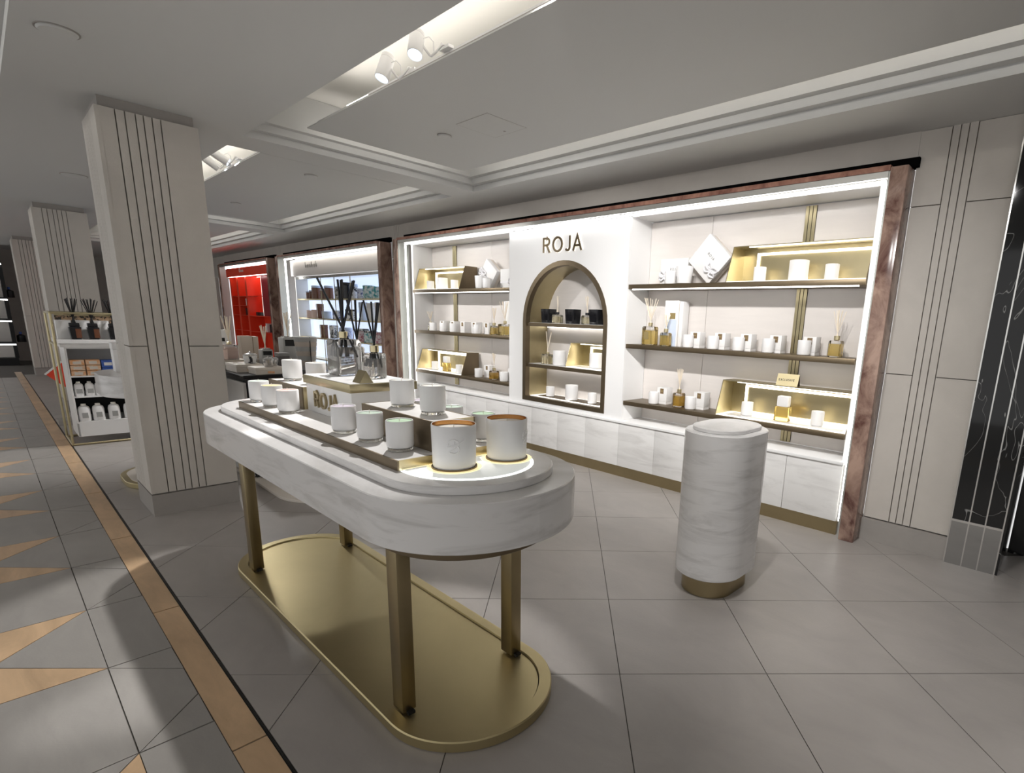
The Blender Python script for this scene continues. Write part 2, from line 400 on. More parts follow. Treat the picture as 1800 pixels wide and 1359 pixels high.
for idx, X in enumerate(nodes[:-1]):
    k = 6-idx; Xl = nodes[idx+1]                      # cell between Xl (further) and X
    # right band between joint and strip (0.15 .. 0.348): cut by a diagonal at each node
    dd = .198
    if k % 2 == 0:                                   # node with the diagonal going towards -x,+y
        tilepoly([(X, YJ), (X, .348), (X-dd, .348)], 'tile_corridor'); a = X-dd
    else: a = X
    if (k-1) % 2 == 0 or True:
        if (k-1) % 2 == 0: rest = [(X, YJ) if a == X else (X, YJ), (a, .348), (Xl, .348), (Xl, YJ)]
        else:
            tilepoly([(Xl, YJ), (Xl+dd, .348), (Xl, .348)], 'tile_corridor')
            rest = [(X, YJ), (a, .348), (Xl+dd, .348), (Xl, YJ)]
        tilepoly(rest, 'tile_corridor')
    mid = (X+Xl)/2
    if k == 0 or k % 2 == 0 and k > 0:               # plain square next to the nearest star
        if k == 0:
            tilepoly([(X, YJ), (Xl, YJ), (Xl, YJ-.61), (X, YJ-.61)], 'tile_corridor')
        else:
            tilepoly([(X, YJ), (Xl, YJ), (mid, YJ-DN/2)], 'travertine')
            tilepoly([(Xl, YJ), (Xl, YJ-.61), (mid, YJ-DN/2)], 'tile_corridor'); tilepoly([(X, YJ), (X, YJ-.61), (mid, YJ-DN/2)], 'tile_corridor'); tilepoly([(Xl, YJ-.61), (X, YJ-.61), (mid, YJ-DN/2)], 'tile_corridor')
    elif k % 2 == 1 and k > 0:
        tilepoly([(X, YJ), (Xl, YJ), (mid, YJ-DN/2)], 'travertine')
        tilepoly([(Xl, YJ), (Xl, YJ-.61), (mid, YJ-DN/2)], 'tile_corridor'); tilepoly([(X, YJ), (X, YJ-.61), (mid, YJ-DN/2)], 'tile_corridor'); tilepoly([(Xl, YJ-.61), (X, YJ-.61), (mid, YJ-DN/2)], 'tile_corridor')
    elif k % 2 == 0:                                 # square between pairs
        tilepoly([(X, YJ), (Xl, YJ), (Xl, YJ-.61), (X, YJ-.61)], 'tile_corridor')
    else:                                            # grey triangle between two orange wedges
        tilepoly([(X, YJ), (Xl, YJ), (mid, YJ-DN/2)], 'tile_corridor')
        tilepoly([(X, YJ), (mid, YJ-DN/2), (X, YJ-.61)], 'travertine')
        tilepoly([(Xl, YJ), (mid, YJ-DN/2), (Xl, YJ-.61)], 'travertine')
        tilepoly([(mid, YJ-DN/2), (X, YJ-.61), (Xl, YJ-.61)], 'tile_corridor')
    for r in range(1, 5): tilepoly([(X, YJ-.61*r), (Xl, YJ-.61*r), (Xl, YJ-.61*(r+1)), (X, YJ-.61*(r+1))], 'tile_corridor')

# ---------------- ceiling
ceiling = sgn(wbx('ceiling', -19, 4, -3.2, 4.4, 2.86, 2.95, 'cove'))
COF = [(-4.57, 4.0, 1.39, 3.285), (-9.35, -4.92, 1.39, 3.285), (-14.2, -9.75, 1.39, 3.285)]
def soffit(x0, x1, y0, y1): bx('soffit_panel', x0, x1, y0, y1, ZC, 2.858, 'ceiling', ceiling)
soffit(-19, 4, .262, 1.39); soffit(-19, 4, 3.285, 4.4)
soffit(-4.92, -4.57, 1.39, 3.285); soffit(-9.75, -9.35, 1.39, 3.285); soffit(-19, -14.2, 1.39, 3.285)
soffit(-19, -13.2, -3.2, .262)
def steps(x0, x1, y0, y1, sides='nslr'):
    for d0, d1, z in ((0, .055, 2.578), (.055, .11, 2.624)):
        if 'n' in sides: bx('coffer_step', x0, x1, y0+d0, y0+d1, z, 2.858, 'ceiling', ceiling)
        if 's' in sides: bx('coffer_step', x0, x1, y1-d1, y1-d0, z, 2.858, 'ceiling', ceiling)
        if 'l' in sides: bx('coffer_step', x0+d0, x0+d1, y0+d1, y1-d1, z, 2.858, 'ceiling', ceiling)
        if 'r' in sides: bx('coffer_step', x1-d1, x1-d0, y0+d1, y1-d1, z, 2.858, 'ceiling', ceiling)
def raft(x0, x1, y0, y1):
    bx('raft_panel', x0, x1, y0, y1, 2.60, 2.607, 'ceiling', ceiling)
    bx('raft_core', x0+.03, x1-.01, y0+.06, y1-.03, 2.607, 2.655, 'ceiling', ceiling)
    # light cove on top of the floating panel
    bx('cove_light_strip', x0+.45, x1-.05, y0+.075, y0+.10, 2.656, 2.67, 'cove_led', ceiling)
    bx('cove_light_strip', x0+.45, x1-.05, y0-.199, y0-.19, 2.70, 2.735, 'added_lip_led', ceiling)  # hidden strip added on the step side to brighten the panel lip
    bx('cove_light_strip', x0+.05, x1-.05, y1-.029, y1-.018, 2.6075, 2.635, 'cove_led_soft', ceiling)
    bx('cove_light_strip', x0+.018, x0+.029, y0+.1, y1-.05, 2.6075, 2.635, 'cove_led_soft', ceiling)
for c in COF:
    steps(*c, 'nslr' if c[1] < 3 else 'nsl'); raft(c[0]+.30, c[1]-(.30 if c[1] < 3 else .02), c[2]+.31, c[3]-.315)
# corridor coffer
steps(-13.2, 4, -2.6, .262, 'sl'); raft(-12.9, 3.9, -2.3, -.05)
# access hatch outline and round fittings
ha = wbx('ceiling_hatch', -3.332, -3.006, 2.27, 2.582, 2.5985, 2.604, 'ceiling'); tag(ha, 'square access hatch flush in the floating ceiling panel', 'hatch')
for a in ((-3.336, -3.332, 2.266, 2.586), (-3.006, -3.002, 2.266, 2.586), (-3.332, -3.006, 2.266, 2.27), (-3.332, -3.006, 2.582, 2.586)):
    bx('hatch_joint', *a, 2.5992, 2.602, 'stone_dark', ha)
bx('latch', -3.18, -3.165, 2.53, 2.545, 2.597, 2.6, 'stone_dark', ha)
def ceil_disc(x, y, z, r, label, group='round ceiling fittings'):
    t = thing('ceiling_speaker', label, 'ceiling fitting', (x, y, z), 0, group)
    obj('cover', lathe([(0, -.012), (r*.9, -.012), (r, -.006), (r, 0)], 28), 'ceiling', t)
    obj('shadow_gap', lathe([(r*1.02, -.004), (r*1.1, -.004), (r*1.1, 0)], 28), 'stone_dark', t)
f0 = (2.60-1.36)/(2.65-1.36)
ceil_disc(-3.739*f0, 2.441*f0, 2.60, .045, 'small round white ceiling cap beside the square ceiling hatch', None)
ceil_disc(-5.62, 2.24, 2.60, .05, 'round flush cap on the floating ceiling panel left of the narrow beam')
ceil_disc(-7.83, 2.24, 2.60, .05, 'round flush cap furthest back on the ceiling panel by the column')
ceil_disc(-3.613, .411, ZC, .07, 'round flush cap on the soffit above the aisle, nearest the camera')
ceil_disc(-7.304, .788, ZC, .09, 'round flush cap on the soffit just behind the fluted column')

# ---------------- walls
WY = 3.84
wall = sgn(wbx('wall_back', -19, 4, WY+.02, 4.02, 2.386, ZC, 'stone'))       # band above the display units
def wall_strip(x0, x1, fl=None):
    """plain wall between units from floor to ceiling: stone panels in three courses with a fluted strip"""
    wall = sgn(wbx('wall_back', x0, x1, WY+.02, 4.02, 0, 2.384, 'stone_dark'))
    e = [x0]+(fl or [])+[x1]
    for i, (a, b) in enumerate(zip(e, e[1:])):
        a2, b2 = a+(.003 if i else 0), b-(.003 if i < len(e)-2 else 0)
        if fl and 0 < i < len(e)-2: bx('flute_strip', a2, b2, WY, WY+.02, .157, ZC, 'stone', wall)
        else:
            for z0, z1 in ((.157, 1.117), (1.123, 2.111), (2.117, 2.528)): bx('stone_panel', a2, b2, WY, WY+.02, z0, z1, 'stone', wall)
wall_strip(-.949, -.447, [-.791, -.75, -.71, -.666])
wall_strip(-7.189, -6.858, [-7.10, -7.065, -7.03, -6.99])
wall_strip(-11.429, -11.062, [-11.28, -11.24, -11.2])
for x0, x1 in ((-6.86, -.95), (-11.06, -7.19), (-14.6, -11.43)): bx('wall_panel', x0, x1, WY, WY+.02, 2.386, ZC, 'stone', wall)
sgn(wbx('wall_back', -19, -15.9, WY, 4.02, 0, 2.384, 'stone'))
sgn(wbx('wall_back', -15.9, -14.6, 4.3, 4.38, 0, ZC, 'steel_dark'))
sgn(wbx('wall_back', -15.9, -14.6, WY, 4.3, 2.1, 2.384, 'stone'))
for x0, x1 in ((-.95, -.447), (-7.19, -6.86), (-11.43, -11.06), (-19, -15.9)):
    sgn(bx('baseboard_back', x0, x1, 3.815, WY, 0, .15, 'stone_dark'))
sgn(bx('wall_left', -19, -18.9, -3.2, 4.4, 0, 2.86, 'stone_dark'))
sgn(bx('wall_right', 3.9, 4, .3, 4.4, 0, 2.86, 'stone'))

# mirror / dark marble pilaster at the right
pil = thing('marble_pilaster', 'black veined marble pilaster with steel strips and mirrored base', 'pilaster', (-.32, 3.80, 0))
xs = [-.447, -.356, -.276, -.19]
for a, b in zip(xs, xs[1:]):
    bx('marble_strip', a+.32+.003, b+.32-.003, 0, .03, .285, ZC, 'dark_marble', pil)
    bx('mirror_base', a+.32+.003, b+.32-.003, 0, .03, 0, .275, 'mirror', pil)
for q in xs: bx('steel_strip', q+.32-.0035, q+.32+.0035, -.003, .03, 0, ZC, 'steel', pil)
bx('cap_strip', xs[0]+.32, xs[-1]+.32, -.002, .03, .272, .286, 'steel', pil)
bx('core', -.127, .13, .03, .55, 0, ZC, 'black', pil)
bx('side_panel', .1305, .145, 0, .5, 0, ZC, 'dark_marble', pil)
sgn(bx('wall_recess', -.17, 3.9, 4.30, 4.38, 0, ZC, 'dark_marble'))
dl = sgn(wbx('door_1', .02, 1.1, 4.24, 4.29, 0, 2.3, 'steel_dark'))
bx('door_frame', -.05, .015, 4.18, 4.295, 0, 2.36, 'steel', dl)

# ---------------- fluted columns
def column(X, label, detail=True):
    """faces: +x face at X, -y face at .607"""
    y0, y1 = .607, 1.10; x0 = X-.493
    t = thing('fluted_column', label, 'column', (X, y0, 0), 0, None)
    def b(n, xa, xb, ya, yb, za, zb, m_): return bx(n, xa-X, xb-X, ya-y0, yb-y0, za, zb, m_, t)
    b('core', x0+.02, X-.02, y0+.02, y1-.02, 0, ZC, 'stone_dark')
    b('base', x0, X, y0, y1, 0, .146, 'stone_dark')
    b('cap', x0+.03, X-.022, y0+.022, y1-.03, 2.475, ZC, 'stone')
    ys = [y0, .698, .742, .791, .828, .869, .910, y1]
    for i, (a, c) in enumerate(zip(ys, ys[1:])):
        g0 = .003 if i else 0; g1 = .003 if i < len(ys)-2 else 0
        if 0 < i < len(ys)-2:
            b('flute_strip', X-.02, X, a+g0, c-g1, .156, 2.47, 'stone')
            b('flute_strip', X-.49+(a-y0)+g0, X-.49+(c-y0)-g1, y0, y0+.02, .156, 2.47, 'stone')
        else:
            for z0, z1 in ((.156, 1.115), (1.121, 2.47)):
                b('stone_panel', X-.02, X, a+g0+(.02 if i == 0 else 0), c-g1, z0, z1, 'stone')
                b('stone_panel', X-.49+(a-y0)+g0, X-.49+(c-y0)-g1, y0, y0+.02, z0, z1, 'stone')
    b('stone_panel', x0, X, y1-.02, y1, .156, 2.47, 'stone'); b('stone_panel', x0, x0+.02, y0+.02, y1-.02, .156, 2.47, 'stone')
column(-4.43, 'nearest fluted stone column beside the long brass-legged table')
column(-9.62, 'second fluted stone column behind the black-reed diffuser stand')
column(-14.83, 'furthest fluted stone column by the dark wall shelves')

# ================================================================== DISPLAY WALL UNIT (main)
def marble_surround(xl, xr, label):
    t = thing('marble_surround', label, 'wall surround', ((xl+xr)/2, 3.68, 0)); c = (xl+xr)/2
    bx('post', xr-.095-c, xr-c, 0, .16, 0, 2.318, 'rosso_pale', t, .004)
    bx('post', xl-c, xl+.095-c, 0, .16, 0, 2.318, 'rosso_pale', t, .004)
    bx('lintel', xl+.096-c, xr-.096-c, 0, .16, 2.300, 2.330, 'rosso', t)
    bx('shadow_slot', xl-c+.05, xr-c+.02, .125, .20, 2.332, 2.384, 'void', t)
    bx('metal_lining', xl+.096-c, xl+.105-c, .012, .16, 0, 2.299, 'jamb', t)
    bx('metal_lining', xr-.105-c, xr-.096-c, .012, .16, 0, 2.299, 'jamb', t)
    bx('metal_lining', xl+.106-c, xr-.106-c, .008, .075, 2.262, 2.299, 'steel_satin', t)
    return t
ms = marble_surround(-6.855, -.95, 'mottled red-brown marble frame around the wide white candle display')
mc = (-6.855-.95)/2
bx('light_strip', -6.62-mc, -1.07-mc, .028, .040, 2.243, 2.253, 'led', ms)
bx('light_strip', -6.640-mc, -6.620-mc, .04, .052, .01, 2.236, 'led_jamb', ms)
bx('light_strip', -1.076-mc, -1.070-mc, .05, .056, .11, 2.236, 'led_dim', ms)
XL, XR, YB = -6.55, -1.115, 4.05
AX0, AX1 = -4.61, -3.03
# shell of the two bays
def bay(x0, x1, label, seams):
    t = thing('display_bay', label, 'display bay', ((x0+x1)/2, YB, 0)); c = (x0+x1)/2
    e = [x0]+seams+[x1]
    for a, b in zip(e, e[1:]): bx('back_panel', a-c+.002, b-c-.002, 0, .02, .521, 2.235, 'panel', t)
    bx('back_core', x0-c-.0, x1-c+.0, .02, .04, .521, 2.38, 'white_matte', t)
    if x0 < -6: bx('side_panel', x0-c-.04, x0-c, -.27, .02, .521, 2.242, 'white_lacquer', t)
    if x1 > -2: bx('side_panel', x1-c, x1-c+.04, -.27, .02, .521, 2.242, 'white_lacquer', t)
    bx('top_panel', x0-c-(.05 if x0 < -6 else 0), x1-c+(.05 if x1 > -2 else 0), -.27, .02, 2.243, 2.262, 'white_lacquer', t)
    return t
bay(XL, AX0, 'left white shelf bay of the wide candle display', [-5.98, -5.30])
bay(AX1, XR, 'right white shelf bay of the wide candle display', [-2.42])
for (cx, lab) in ((-6.03, 'slim triple brass wall rail behind the left bay shelves'), (-1.63, 'slim triple brass wall rail behind the right bay shelves')):
    t = thing('wall_rail', lab, 'rail', (cx, YB, .53))
    for dx in (-.027, 0, .027): bx('brass_bar', dx-.011, dx+.011, -.012, -.001, 0, 1.70, 'brass', t)
    bx('dark_back', -.04, .04, -.003, -.0005, 0, 1.70, 'black', t)
# shelves
def shelf(x0, x1, z, label, ledon):
    t = thing('wall_shelf', label, 'shelf', ((x0+x1)/2, 3.76, z-.037)); c = (x0+x1)/2
    bx('board', x0-c, x1-c, 0, .285, 0, .037, 'bronze', t, .002)
    if ledon: bx('light_strip', x0-c+.04, x1-c-.04, .004, .016, -.008, -.0005, 'led_shelf', t)
    else: bx('light_strip', x0-c+.04, x1-c-.04, *((.13, .145) if z > 1 else (.06, .075)), -.005, -.0005, 'led_shelf', t)
for side, x0, x1 in (('left', XL+.003, AX0-.003), ('right', AX1+.003, XR-.003)):
    for nm, z in (('top', 1.70), ('middle', 1.20), ('bottom', .70)):
        shelf(x0, x1, z, f'{nm} bronze shelf in the {side} bay of the candle display', nm == 'top')
# worktop, plinth, base cabinets
wt = thing('worktop', 'continuous white worktop above the marble cupboard doors', 'worktop', (-3.84, 3.72, .50))
bx('slab', -2.72, 2.755, 0, .33, 0, .02, 'white_lacquer', wt, .002)
pl = thing('plinth', 'brass kick plinth along the base of the candle display', 'plinth', (-3.84, 3.75, 0))
bx('kick_board', -2.735, 2.755, 0, .03, 0, .097, 'brass_leg', pl)
doors = [-6.57, -6.17, -5.78, -5.39, -5.00, -4.61, -4.224, -3.839, -3.455, -3.042, -2.643, -2.26, -1.87, -1.479, -1.092]
ords = ['first', 'second', 'third', 'fourth', 'fifth', 'sixth', 'seventh']
for k in range(7):
    a, m_, b = doors[2*k], doors[2*k+1], doors[2*k+2]; c = m_
    t = thing('base_cabinet', f'{ords[k]} low marble-fronted cupboard from the left under the worktop', 'cupboard', (c, 3.735, .097), 0, 'marble-fronted base cupboards')
    bx('body', a-c+.001, b-c-.001, .02, .30, 0, .402, 'white_matte', t)
    for p, q in ((a, m_), (m_, b)): bx('door', p-c+.0018, q-c-.0018, 0, .018, .003, .400, 'door_marble', t, .001)

# arch panel
ap = thing('arch_panel', 'white centre panel with brass arched niche and ROJA sign', 'display panel', (-3.82, 3.75, .52))
ACX = -3.812; ZS = 1.36
def arch_pts(hw, zb, zs, n=24):
    return [(ACX-hw, zb), (ACX+hw, zb), (ACX+hw, zs)]+[(ACX+hw*math.cos(PI*i/n), zs+hw*math.sin(PI*i/n)) for i in range(1, n)]+[(ACX-hw, zs)]
def arch_frame(pin, pout, y0, y1):
    bm = bmesh.new(); n = len(pin)
    V = [[bm.verts.new((x, y, z)) for x, z in P] for P in (pin, pout) for y in (y0, y1)]
    i0, i1, o0, o1 = V
    for i in range(n):
        j = (i+1) % n
        for q in ((i0[i], i0[j], o0[j], o0[i]), (i1[i], o1[i], o1[j], i1[j]), (i0[i], i1[i], i1[j], i0[j]), (o0[i], o0[j], o1[j], o1[i])): bm.faces.new(q)
    return finish(bm, 'arch', 30)
def rel(o, par): o.matrix_parent_inverse = Matrix.Translation(par.location).inverted(); return o
po = arch_pts(.573, .555, ZS); pi_ = arch_pts(.527, .597, ZS)
# surround: square plate with arch opening (outer contour follows point by point)
def sq(p):
    x, z = p; hw0 = AX1-AX0; xl, xr, zb, zt = AX0, AX1, .521, 2.242
    dx, dz = x-ACX, z-ZS
    best = 1e9
    for lim, d in ((xr-ACX, dx), (xl-ACX, dx)):
        if abs(d) > 1e-9 and lim/d > 0: best = min(best, lim/d)
    for lim, d in ((zt-ZS, dz), (zb-ZS, dz)):
        if abs(d) > 1e-9 and lim/d > 0: best = min(best, lim/d)
    return (ACX+dx*best, ZS+dz*best)
def plate():
    pts = []
    P = po
    # densify so that plate corners are hit
    for i in range(len(P)):
        a, b = P[i], P[(i+1) % len(P)]
        for k in range(12): pts.append((a[0]+(b[0]-a[0])*k/12, a[1]+(b[1]-a[1])*k/12))
    outer = [sq(p) for p in pts]
    for cx_, cz_ in ((AX0, .521), (AX1, .521), (AX1, 2.242), (AX0, 2.242)):
        k = min(range(len(outer)), key=lambda q: (outer[q][0]-cx_)**2+(outer[q][1]-cz_)**2); outer[k] = (cx_, cz_)
    return arch_frame(pts, outer, 3.75, 3.775)
rel(obj('surround', plate(), 'white_lacquer', ap), ap)
rel(obj('arch_trim', arch_frame(pi_, po, 3.744, 3.80), 'bronze', ap), ap)
pl2 = arch_pts(.529, .595, ZS); pl3 = arch_pts(.535, .590, ZS)
rel(obj('arch_lining', arch_frame(pl2, pl3, 3.80, YB), 'brass', ap), ap)
rel(obj('niche_back', xz_prism(arch_pts(.535, .585, ZS), YB, YB+.02), 'panel', ap), ap)
rel(bx('back_board', AX0, AX1, YB+.021, YB+.03, .5, 2.24, 'white_matte', ap), ap)
rel(bx('return_panel', AX0, AX0+.02, 3.776, YB, .521, 2.242, 'white_lacquer', ap), ap)
rel(bx('return_panel', AX1-.02, AX1, 3.776, YB, .521, 2.242, 'white_lacquer', ap), ap)
for z, wd in ((1.35, .5285), (.937, .5285)):
    s_ = rel(bx('niche_shelf', ACX-wd, ACX+wd, 3.765, YB-.002, z-.035, z, 'bronze', ap), ap)
    rel(bx('light_strip', ACX-wd+.03, ACX+wd-.03, YB-.03, YB-.02, z-.041, z-.0355, 'led_shelf', ap), ap)
    rel(bx('white_inlay', ACX-wd+.02, ACX+wd-.02, 3.775, YB-.01, z+.0002, z+.002, 'white_lacquer', ap), ap)
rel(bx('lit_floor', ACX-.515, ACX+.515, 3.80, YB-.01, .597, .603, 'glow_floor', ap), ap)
rel(bx('floor_inlay', ACX-.43, ACX+.43, 3.83, YB-.05, .6032, .606, 'bronze', ap), ap)
# ROJA sign
lt = thing('brand_sign', 'raised bronze ROJA letters with pale edges on the white panel', 'sign', (-3.83, 3.749, 2.01))
ROJA_W = [.085, .255, .385]
hh = .134
text('ROJA', lt, -.255, 0, 0, hh, 'bronze', .15, .22, .016, halo='glow_halo', widths=1.2)

# ------------------------------------------------------------------ product builders
LG = {}
def candle(x, y, z, label, r=.0445, h=.103, wax='wax', group='white candles', vessel='ceramic', lined=None, glassbase=False, name='candle', cat='candle', wick=True, level=.86, taper=1.0, rz=0):
    t = thing(name, label, cat, (x, y, z+.0002), rz, group)
    k = ('c', r, h, vessel, lined, glassbase, taper)
    if k not in LG:
        zb = .010 if glassbase else 0
        rb = r*taper; i = .0035
        prof = [(0, zb), (rb-.008, zb), (rb-.002, zb+.004), (rb, zb+.012), (r, h-.003), (r-.0015, h), (r-i, h-.001)]
        inn = [(r-i, h-.001), (rb-i, zb+.014), (0, zb+.013)]
        LG[k] = [lathe(prof+([] if lined else inn[1:]), 40), lathe(inn, 40) if lined else None, lathe([(0, 0), (rb-.006, 0), (rb-.003, .003), (rb-.004, zb), (0, zb)], 40) if glassbase else None]
        LG[k][0].materials.append(MATS[vessel])
        if LG[k][1]: LG[k][1].materials.append(MATS[lined])
        if LG[k][2]: LG[k][2].materials.append(MATS['glass_base'])
    a, b, c = LG[k]
    obj('vessel', a, vessel, t)
    if b: obj('lining', b, lined, t)
    if c: obj('glass_base', c, 'glass_base', t)
    k2 = ('w', r, wax)
    if k2 not in LG: LG[k2] = lathe([(0, -.02), (r*taper*.97-.004, -.02), (r*.985-.0035, 0), (0, 0)], 32); LG[k2].materials.append(MATS[wax])
    obj('wax', LG[k2], wax, t, (0, 0, h*level))
    if wick:
        if 'wick' not in LG: LG['wick'] = lathe([(.0012, 0), (.0012, .012), (0, .012)], 6)
        obj('wick', LG['wick'], 'wax', t, (0, 0, h*level))
    return t
def carton(x, y, z, label, w_=.09, d=.09, h_=.128, group='white cartons', rz=0, lab=True, base=True):
    t = thing('carton', label, 'box', (x, y, z+.0002), rz, group)
    bx('lid', -w_/2, w_/2, -d/2, d/2, .022, h_, 'paper', t, .0012)
    if base: bx('base', -w_/2+.0012, w_/2-.0012, -d/2+.0012, d/2-.0012, 0, .0212, 'paper', t)
    else: bx('base', -w_/2, w_/2, -d/2, d/2, 0, .0215, 'paper', t)
    if lab:
        l = bx('label', -.018, .018, -d/2-.0012, -d/2-.0002, h_-.052, h_-.008, 'label', t)
        bx('emblem', -.009, .009, -.0010, -.0006, .018, .026, 'gold_label', l)
    return t
def reeds(par, z, n, L, spread, mt, r=.0026, seed=0, base=.006):
    rr = random.Random(seed)
    for i in range(n):
        a = 2*PI*i/n+rr.uniform(-.4, .4); s = spread*rr.uniform(.45, 1)
        p0 = Vector((math.cos(a+PI)*base*.8, math.sin(a+PI)*base*.8, z)); d = Vector((math.cos(a)*s, math.sin(a)*s, 1)).normalized()
        obj('reed', tube([p0-d*.03, p0+d*L*rr.uniform(.93, 1)], r, 6), mt, par)
def reeds_to(par, z, lat, mt, r):
    """reeds fanned in the plane facing the aisle: lat = list of (sideways, rise)"""
    for i, (u, v) in enumerate(lat):
        k = (-1)**i*.012
        p0 = Vector((-u*.05, -u*.05, z-.004)); p1 = Vector((u*.75-.66*k, u*.66+.75*k, z+v)); d = (p1-p0)
        obj('reed', tube([p0-d*.45, p1], r, 8), mt, par)
def diffuser(x, y, z, label, w_=.085, h_=.10, liquid='amber', neck=.028, reed='reed', n=7, L=.2, spread=.38, rr=.0026, round_=False, group='reed diffusers', seed=1, label_=False, collar='brass_pale', rz=.0, d=None, lat=None):
    t = thing('reed_diffuser', label, 'diffuser', (x, y, z+.0002), rz, group); d = d or w_
    k = ('d', w_, h_, d, round_)
    if k not in LG:
        def I(f, zz):
            return (ring(-w_/2*f, w_/2*f, -d/2*f, d/2*f, (w_/2*f if round_ else .010), 8), zz)
        nk = .34*min(w_, d)/max(w_, d)
        def C(rad, zz): return (ring(-rad, rad, -rad, rad, rad, 8), zz)
        LG[k] = (loft([I(.94, 0), I(1, .006), I(1, h_-.012), I(.9, h_-.002), C(.016, h_), C(.014, h_+.012)]), loft([I(.86, .009), I(.88, .014), I(.88, h_*.78)]))
    a, b = LG[k]
    if not a.materials: a.materials.append(MATS['glass'])
    obj('bottle', a, 'glass', t)
    lq = b.copy(); lq.materials.clear(); lq.materials.append(MATS[liquid]); obj('liquid', lq, liquid, t)
    obj('collar', lathe([(.0155, 0), (.019, .001), (.019, neck-.001), (.017, neck), (.007, neck)], 20, True), collar, t, (0, 0, h_+.002))
    if label_: bx('label', -.024, .024, -d/2-.0016, -d/2-.0004, h_*.30, h_*.72, 'gold_label', t)
    if lat: reeds_to(t, h_+neck, lat, reed, rr)
    else: reeds(t, h_+neck, n, L, spread, reed, rr, seed)
    return t
def bow(par, x, y, z, s, mt='ribbon'):
    for a in (35, 145, -20, 200):
        c, s_ = math.cos(math.radians(a)), math.sin(math.radians(a))
        pts = [(x+c*s*t_+math.sin(t_*PI)*-s_*s*.35*k, y-.02*math.sin(PI*t_)-.004, z+s_*s*t_+math.sin(t_*PI)*c*s*.35*k) for k in (1, -1) for t_ in ([i/6 for i in range(7)] if k == 1 else [1-i/6 for i in range(1, 6)])]
        obj('bow_loop', tube(pts, s*.12, 6, closed=True), mt, par)
    obj('bow_knot', lathe([(0, -.1*s*2), (s*.2, 0), (0, .1*s*2)], 10), mt, par, (x, y-.012, z))
def gift(x, y, z, label, w_, h_, d, tilt=0, group=None, logo=True, side=1):
    """gift box standing on edge; tilt rotates it about y"""
    if tilt:
        # pivot so that the lowest corner touches the shelf
        c, s_ = math.cos(tilt), math.sin(tilt)
        low = min(px*-s_+pz*c for px in (-w_/2, w_/2) for pz in (0, h_))
    else: low = 0
    t = thing('gift_box', label, 'gift box', (x, y, z-low+.0005), 0, group); t.rotation_euler = (0, tilt, 0)
    bx('lid', -w_/2, w_/2, -d/2, -d/2+d*.55, 0, h_, 'paper', t, .0015)
    bx('tray', -w_/2+.002, w_/2-.002, -d/2+d*.55, d/2, .002, h_-.002, 'taupe_pale', t)
    yy = -d/2-.0016
    bx('ribbon_band', -w_/2-.001, w_/2+.001, yy, -d/2-.0002, h_*.30, h_*.30+.016, 'ribbon', t)
    bow(t, side*w_*.30, yy-.002, h_*.30+.008, .062)
    if logo:
        text('ROJA', t, -.036, yy, h_*.56, .020, 'print_grey', .14, .4, .0008)
    return t
def light_box(x0, x1, z, h_, label, group, y0=3.772, y1=4.03, dtop=.085):
    c = (x0+x1)/2; t = thing('lit_tray', label, 'display tray', (c, y0, z+.0005), 0, group); W = (x1-x0)/2; D = y1-y0
    th = .006
    def side(xa, xb):
        bm = bmesh.new()
        pts = [(0, 0), (D, 0), (D, h_), (dtop, h_)]
        a = [bm.verts.new((xa, p, q)) for p, q in pts]; b = [bm.verts.new((xb, p, q)) for p, q in pts]
        bm.faces.new(a); bm.faces.new(b[::-1])
        for i in range(4): bm.faces.new((a[i], b[i], b[(i+1) % 4], a[(i+1) % 4]))
        return finish(bm, 'side')
    obj('side_panel', side(-W, -W+th), 'brass', t); obj('side_panel', side(W-th, W), 'bronze', t)
    bx('back_panel', -W+th, W-th, D-th, D, 0, h_-th, 'brass', t)
    bx('top_panel', -W+th, W-th, dtop, D, h_-th, h_, 'brass', t)
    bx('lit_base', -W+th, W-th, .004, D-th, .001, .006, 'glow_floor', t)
    bx('base_inlay', -W+th+.06, W-th-.04, .03, D-th-.05, .0062, .0085, 'white_lacquer', t)
    yb = D-th
    bx('light_strip', -W+.12, W-.03, yb-.010, yb-.0005, h_-.052, h_-.036, 'led_box', t)
    bx('light_strip', -W+.12, W-.03, yb-.010, yb-.0005, .010, .026, 'led_box', t)
    bx('light_strip', -W+.12, -W+.136, yb-.010, yb-.0005, .027, h_-.053, 'led_box', t)
    bx('light_strip', W-.046, W-.03, yb-.010, yb-.0005, .027, h_-.053, 'led_box', t)
    bx('light_strip', -W+.12, W-.02, dtop+.012, dtop+.022, h_-th-.006, h_-th-.0005, 'led_box', t)
    return t

# ------------------------------------------------------------------ right bay
light_box(-2.112, -1.118, 1.70, .262, 'long lit brass tray holding three white candles on the right bay top shelf', 'lit brass trays')
zi = 1.7093
candle(-1.905, 3.90, zi, 'small white candle at the left inside the right bay upper lit tray', group=None)
candle(-1.615, 3.90, zi, 'large white candle in the middle of the right bay upper lit tray', r=.066, h=.137, group=None)
candle(-1.385, 3.90, zi, 'small white candle at the right inside the right bay upper lit tray', group=None)
gift(-2.70, 3.975, 1.70, 'white gift box with a bow standing beside the tilted gift box', .27, .215, .055, logo=True, side=-1)
gift(-2.442, 3.955, 1.70, 'white ROJA gift box balanced on its corner on the right bay top shelf', .27, .27, .09, tilt=math.radians(43), side=1)
candle(-2.515, 3.83, 1.70, 'large white tapered candle in front of the corner-balanced gift box', r=.068, h=.135, group=None, taper=.84)
candle(-2.655, 3.84, 1.70, 'small white candle in front of the upright gift box, right bay top shelf', group=None)
zm = 1.20
diffuser(-2.845, 3.86, zm, 'large gold-labelled reed diffuser at the left end of the right bay middle shelf', .105, .158, 'amber', L=.22, spread=.40, label_=True, n=8, group=None, seed=3)
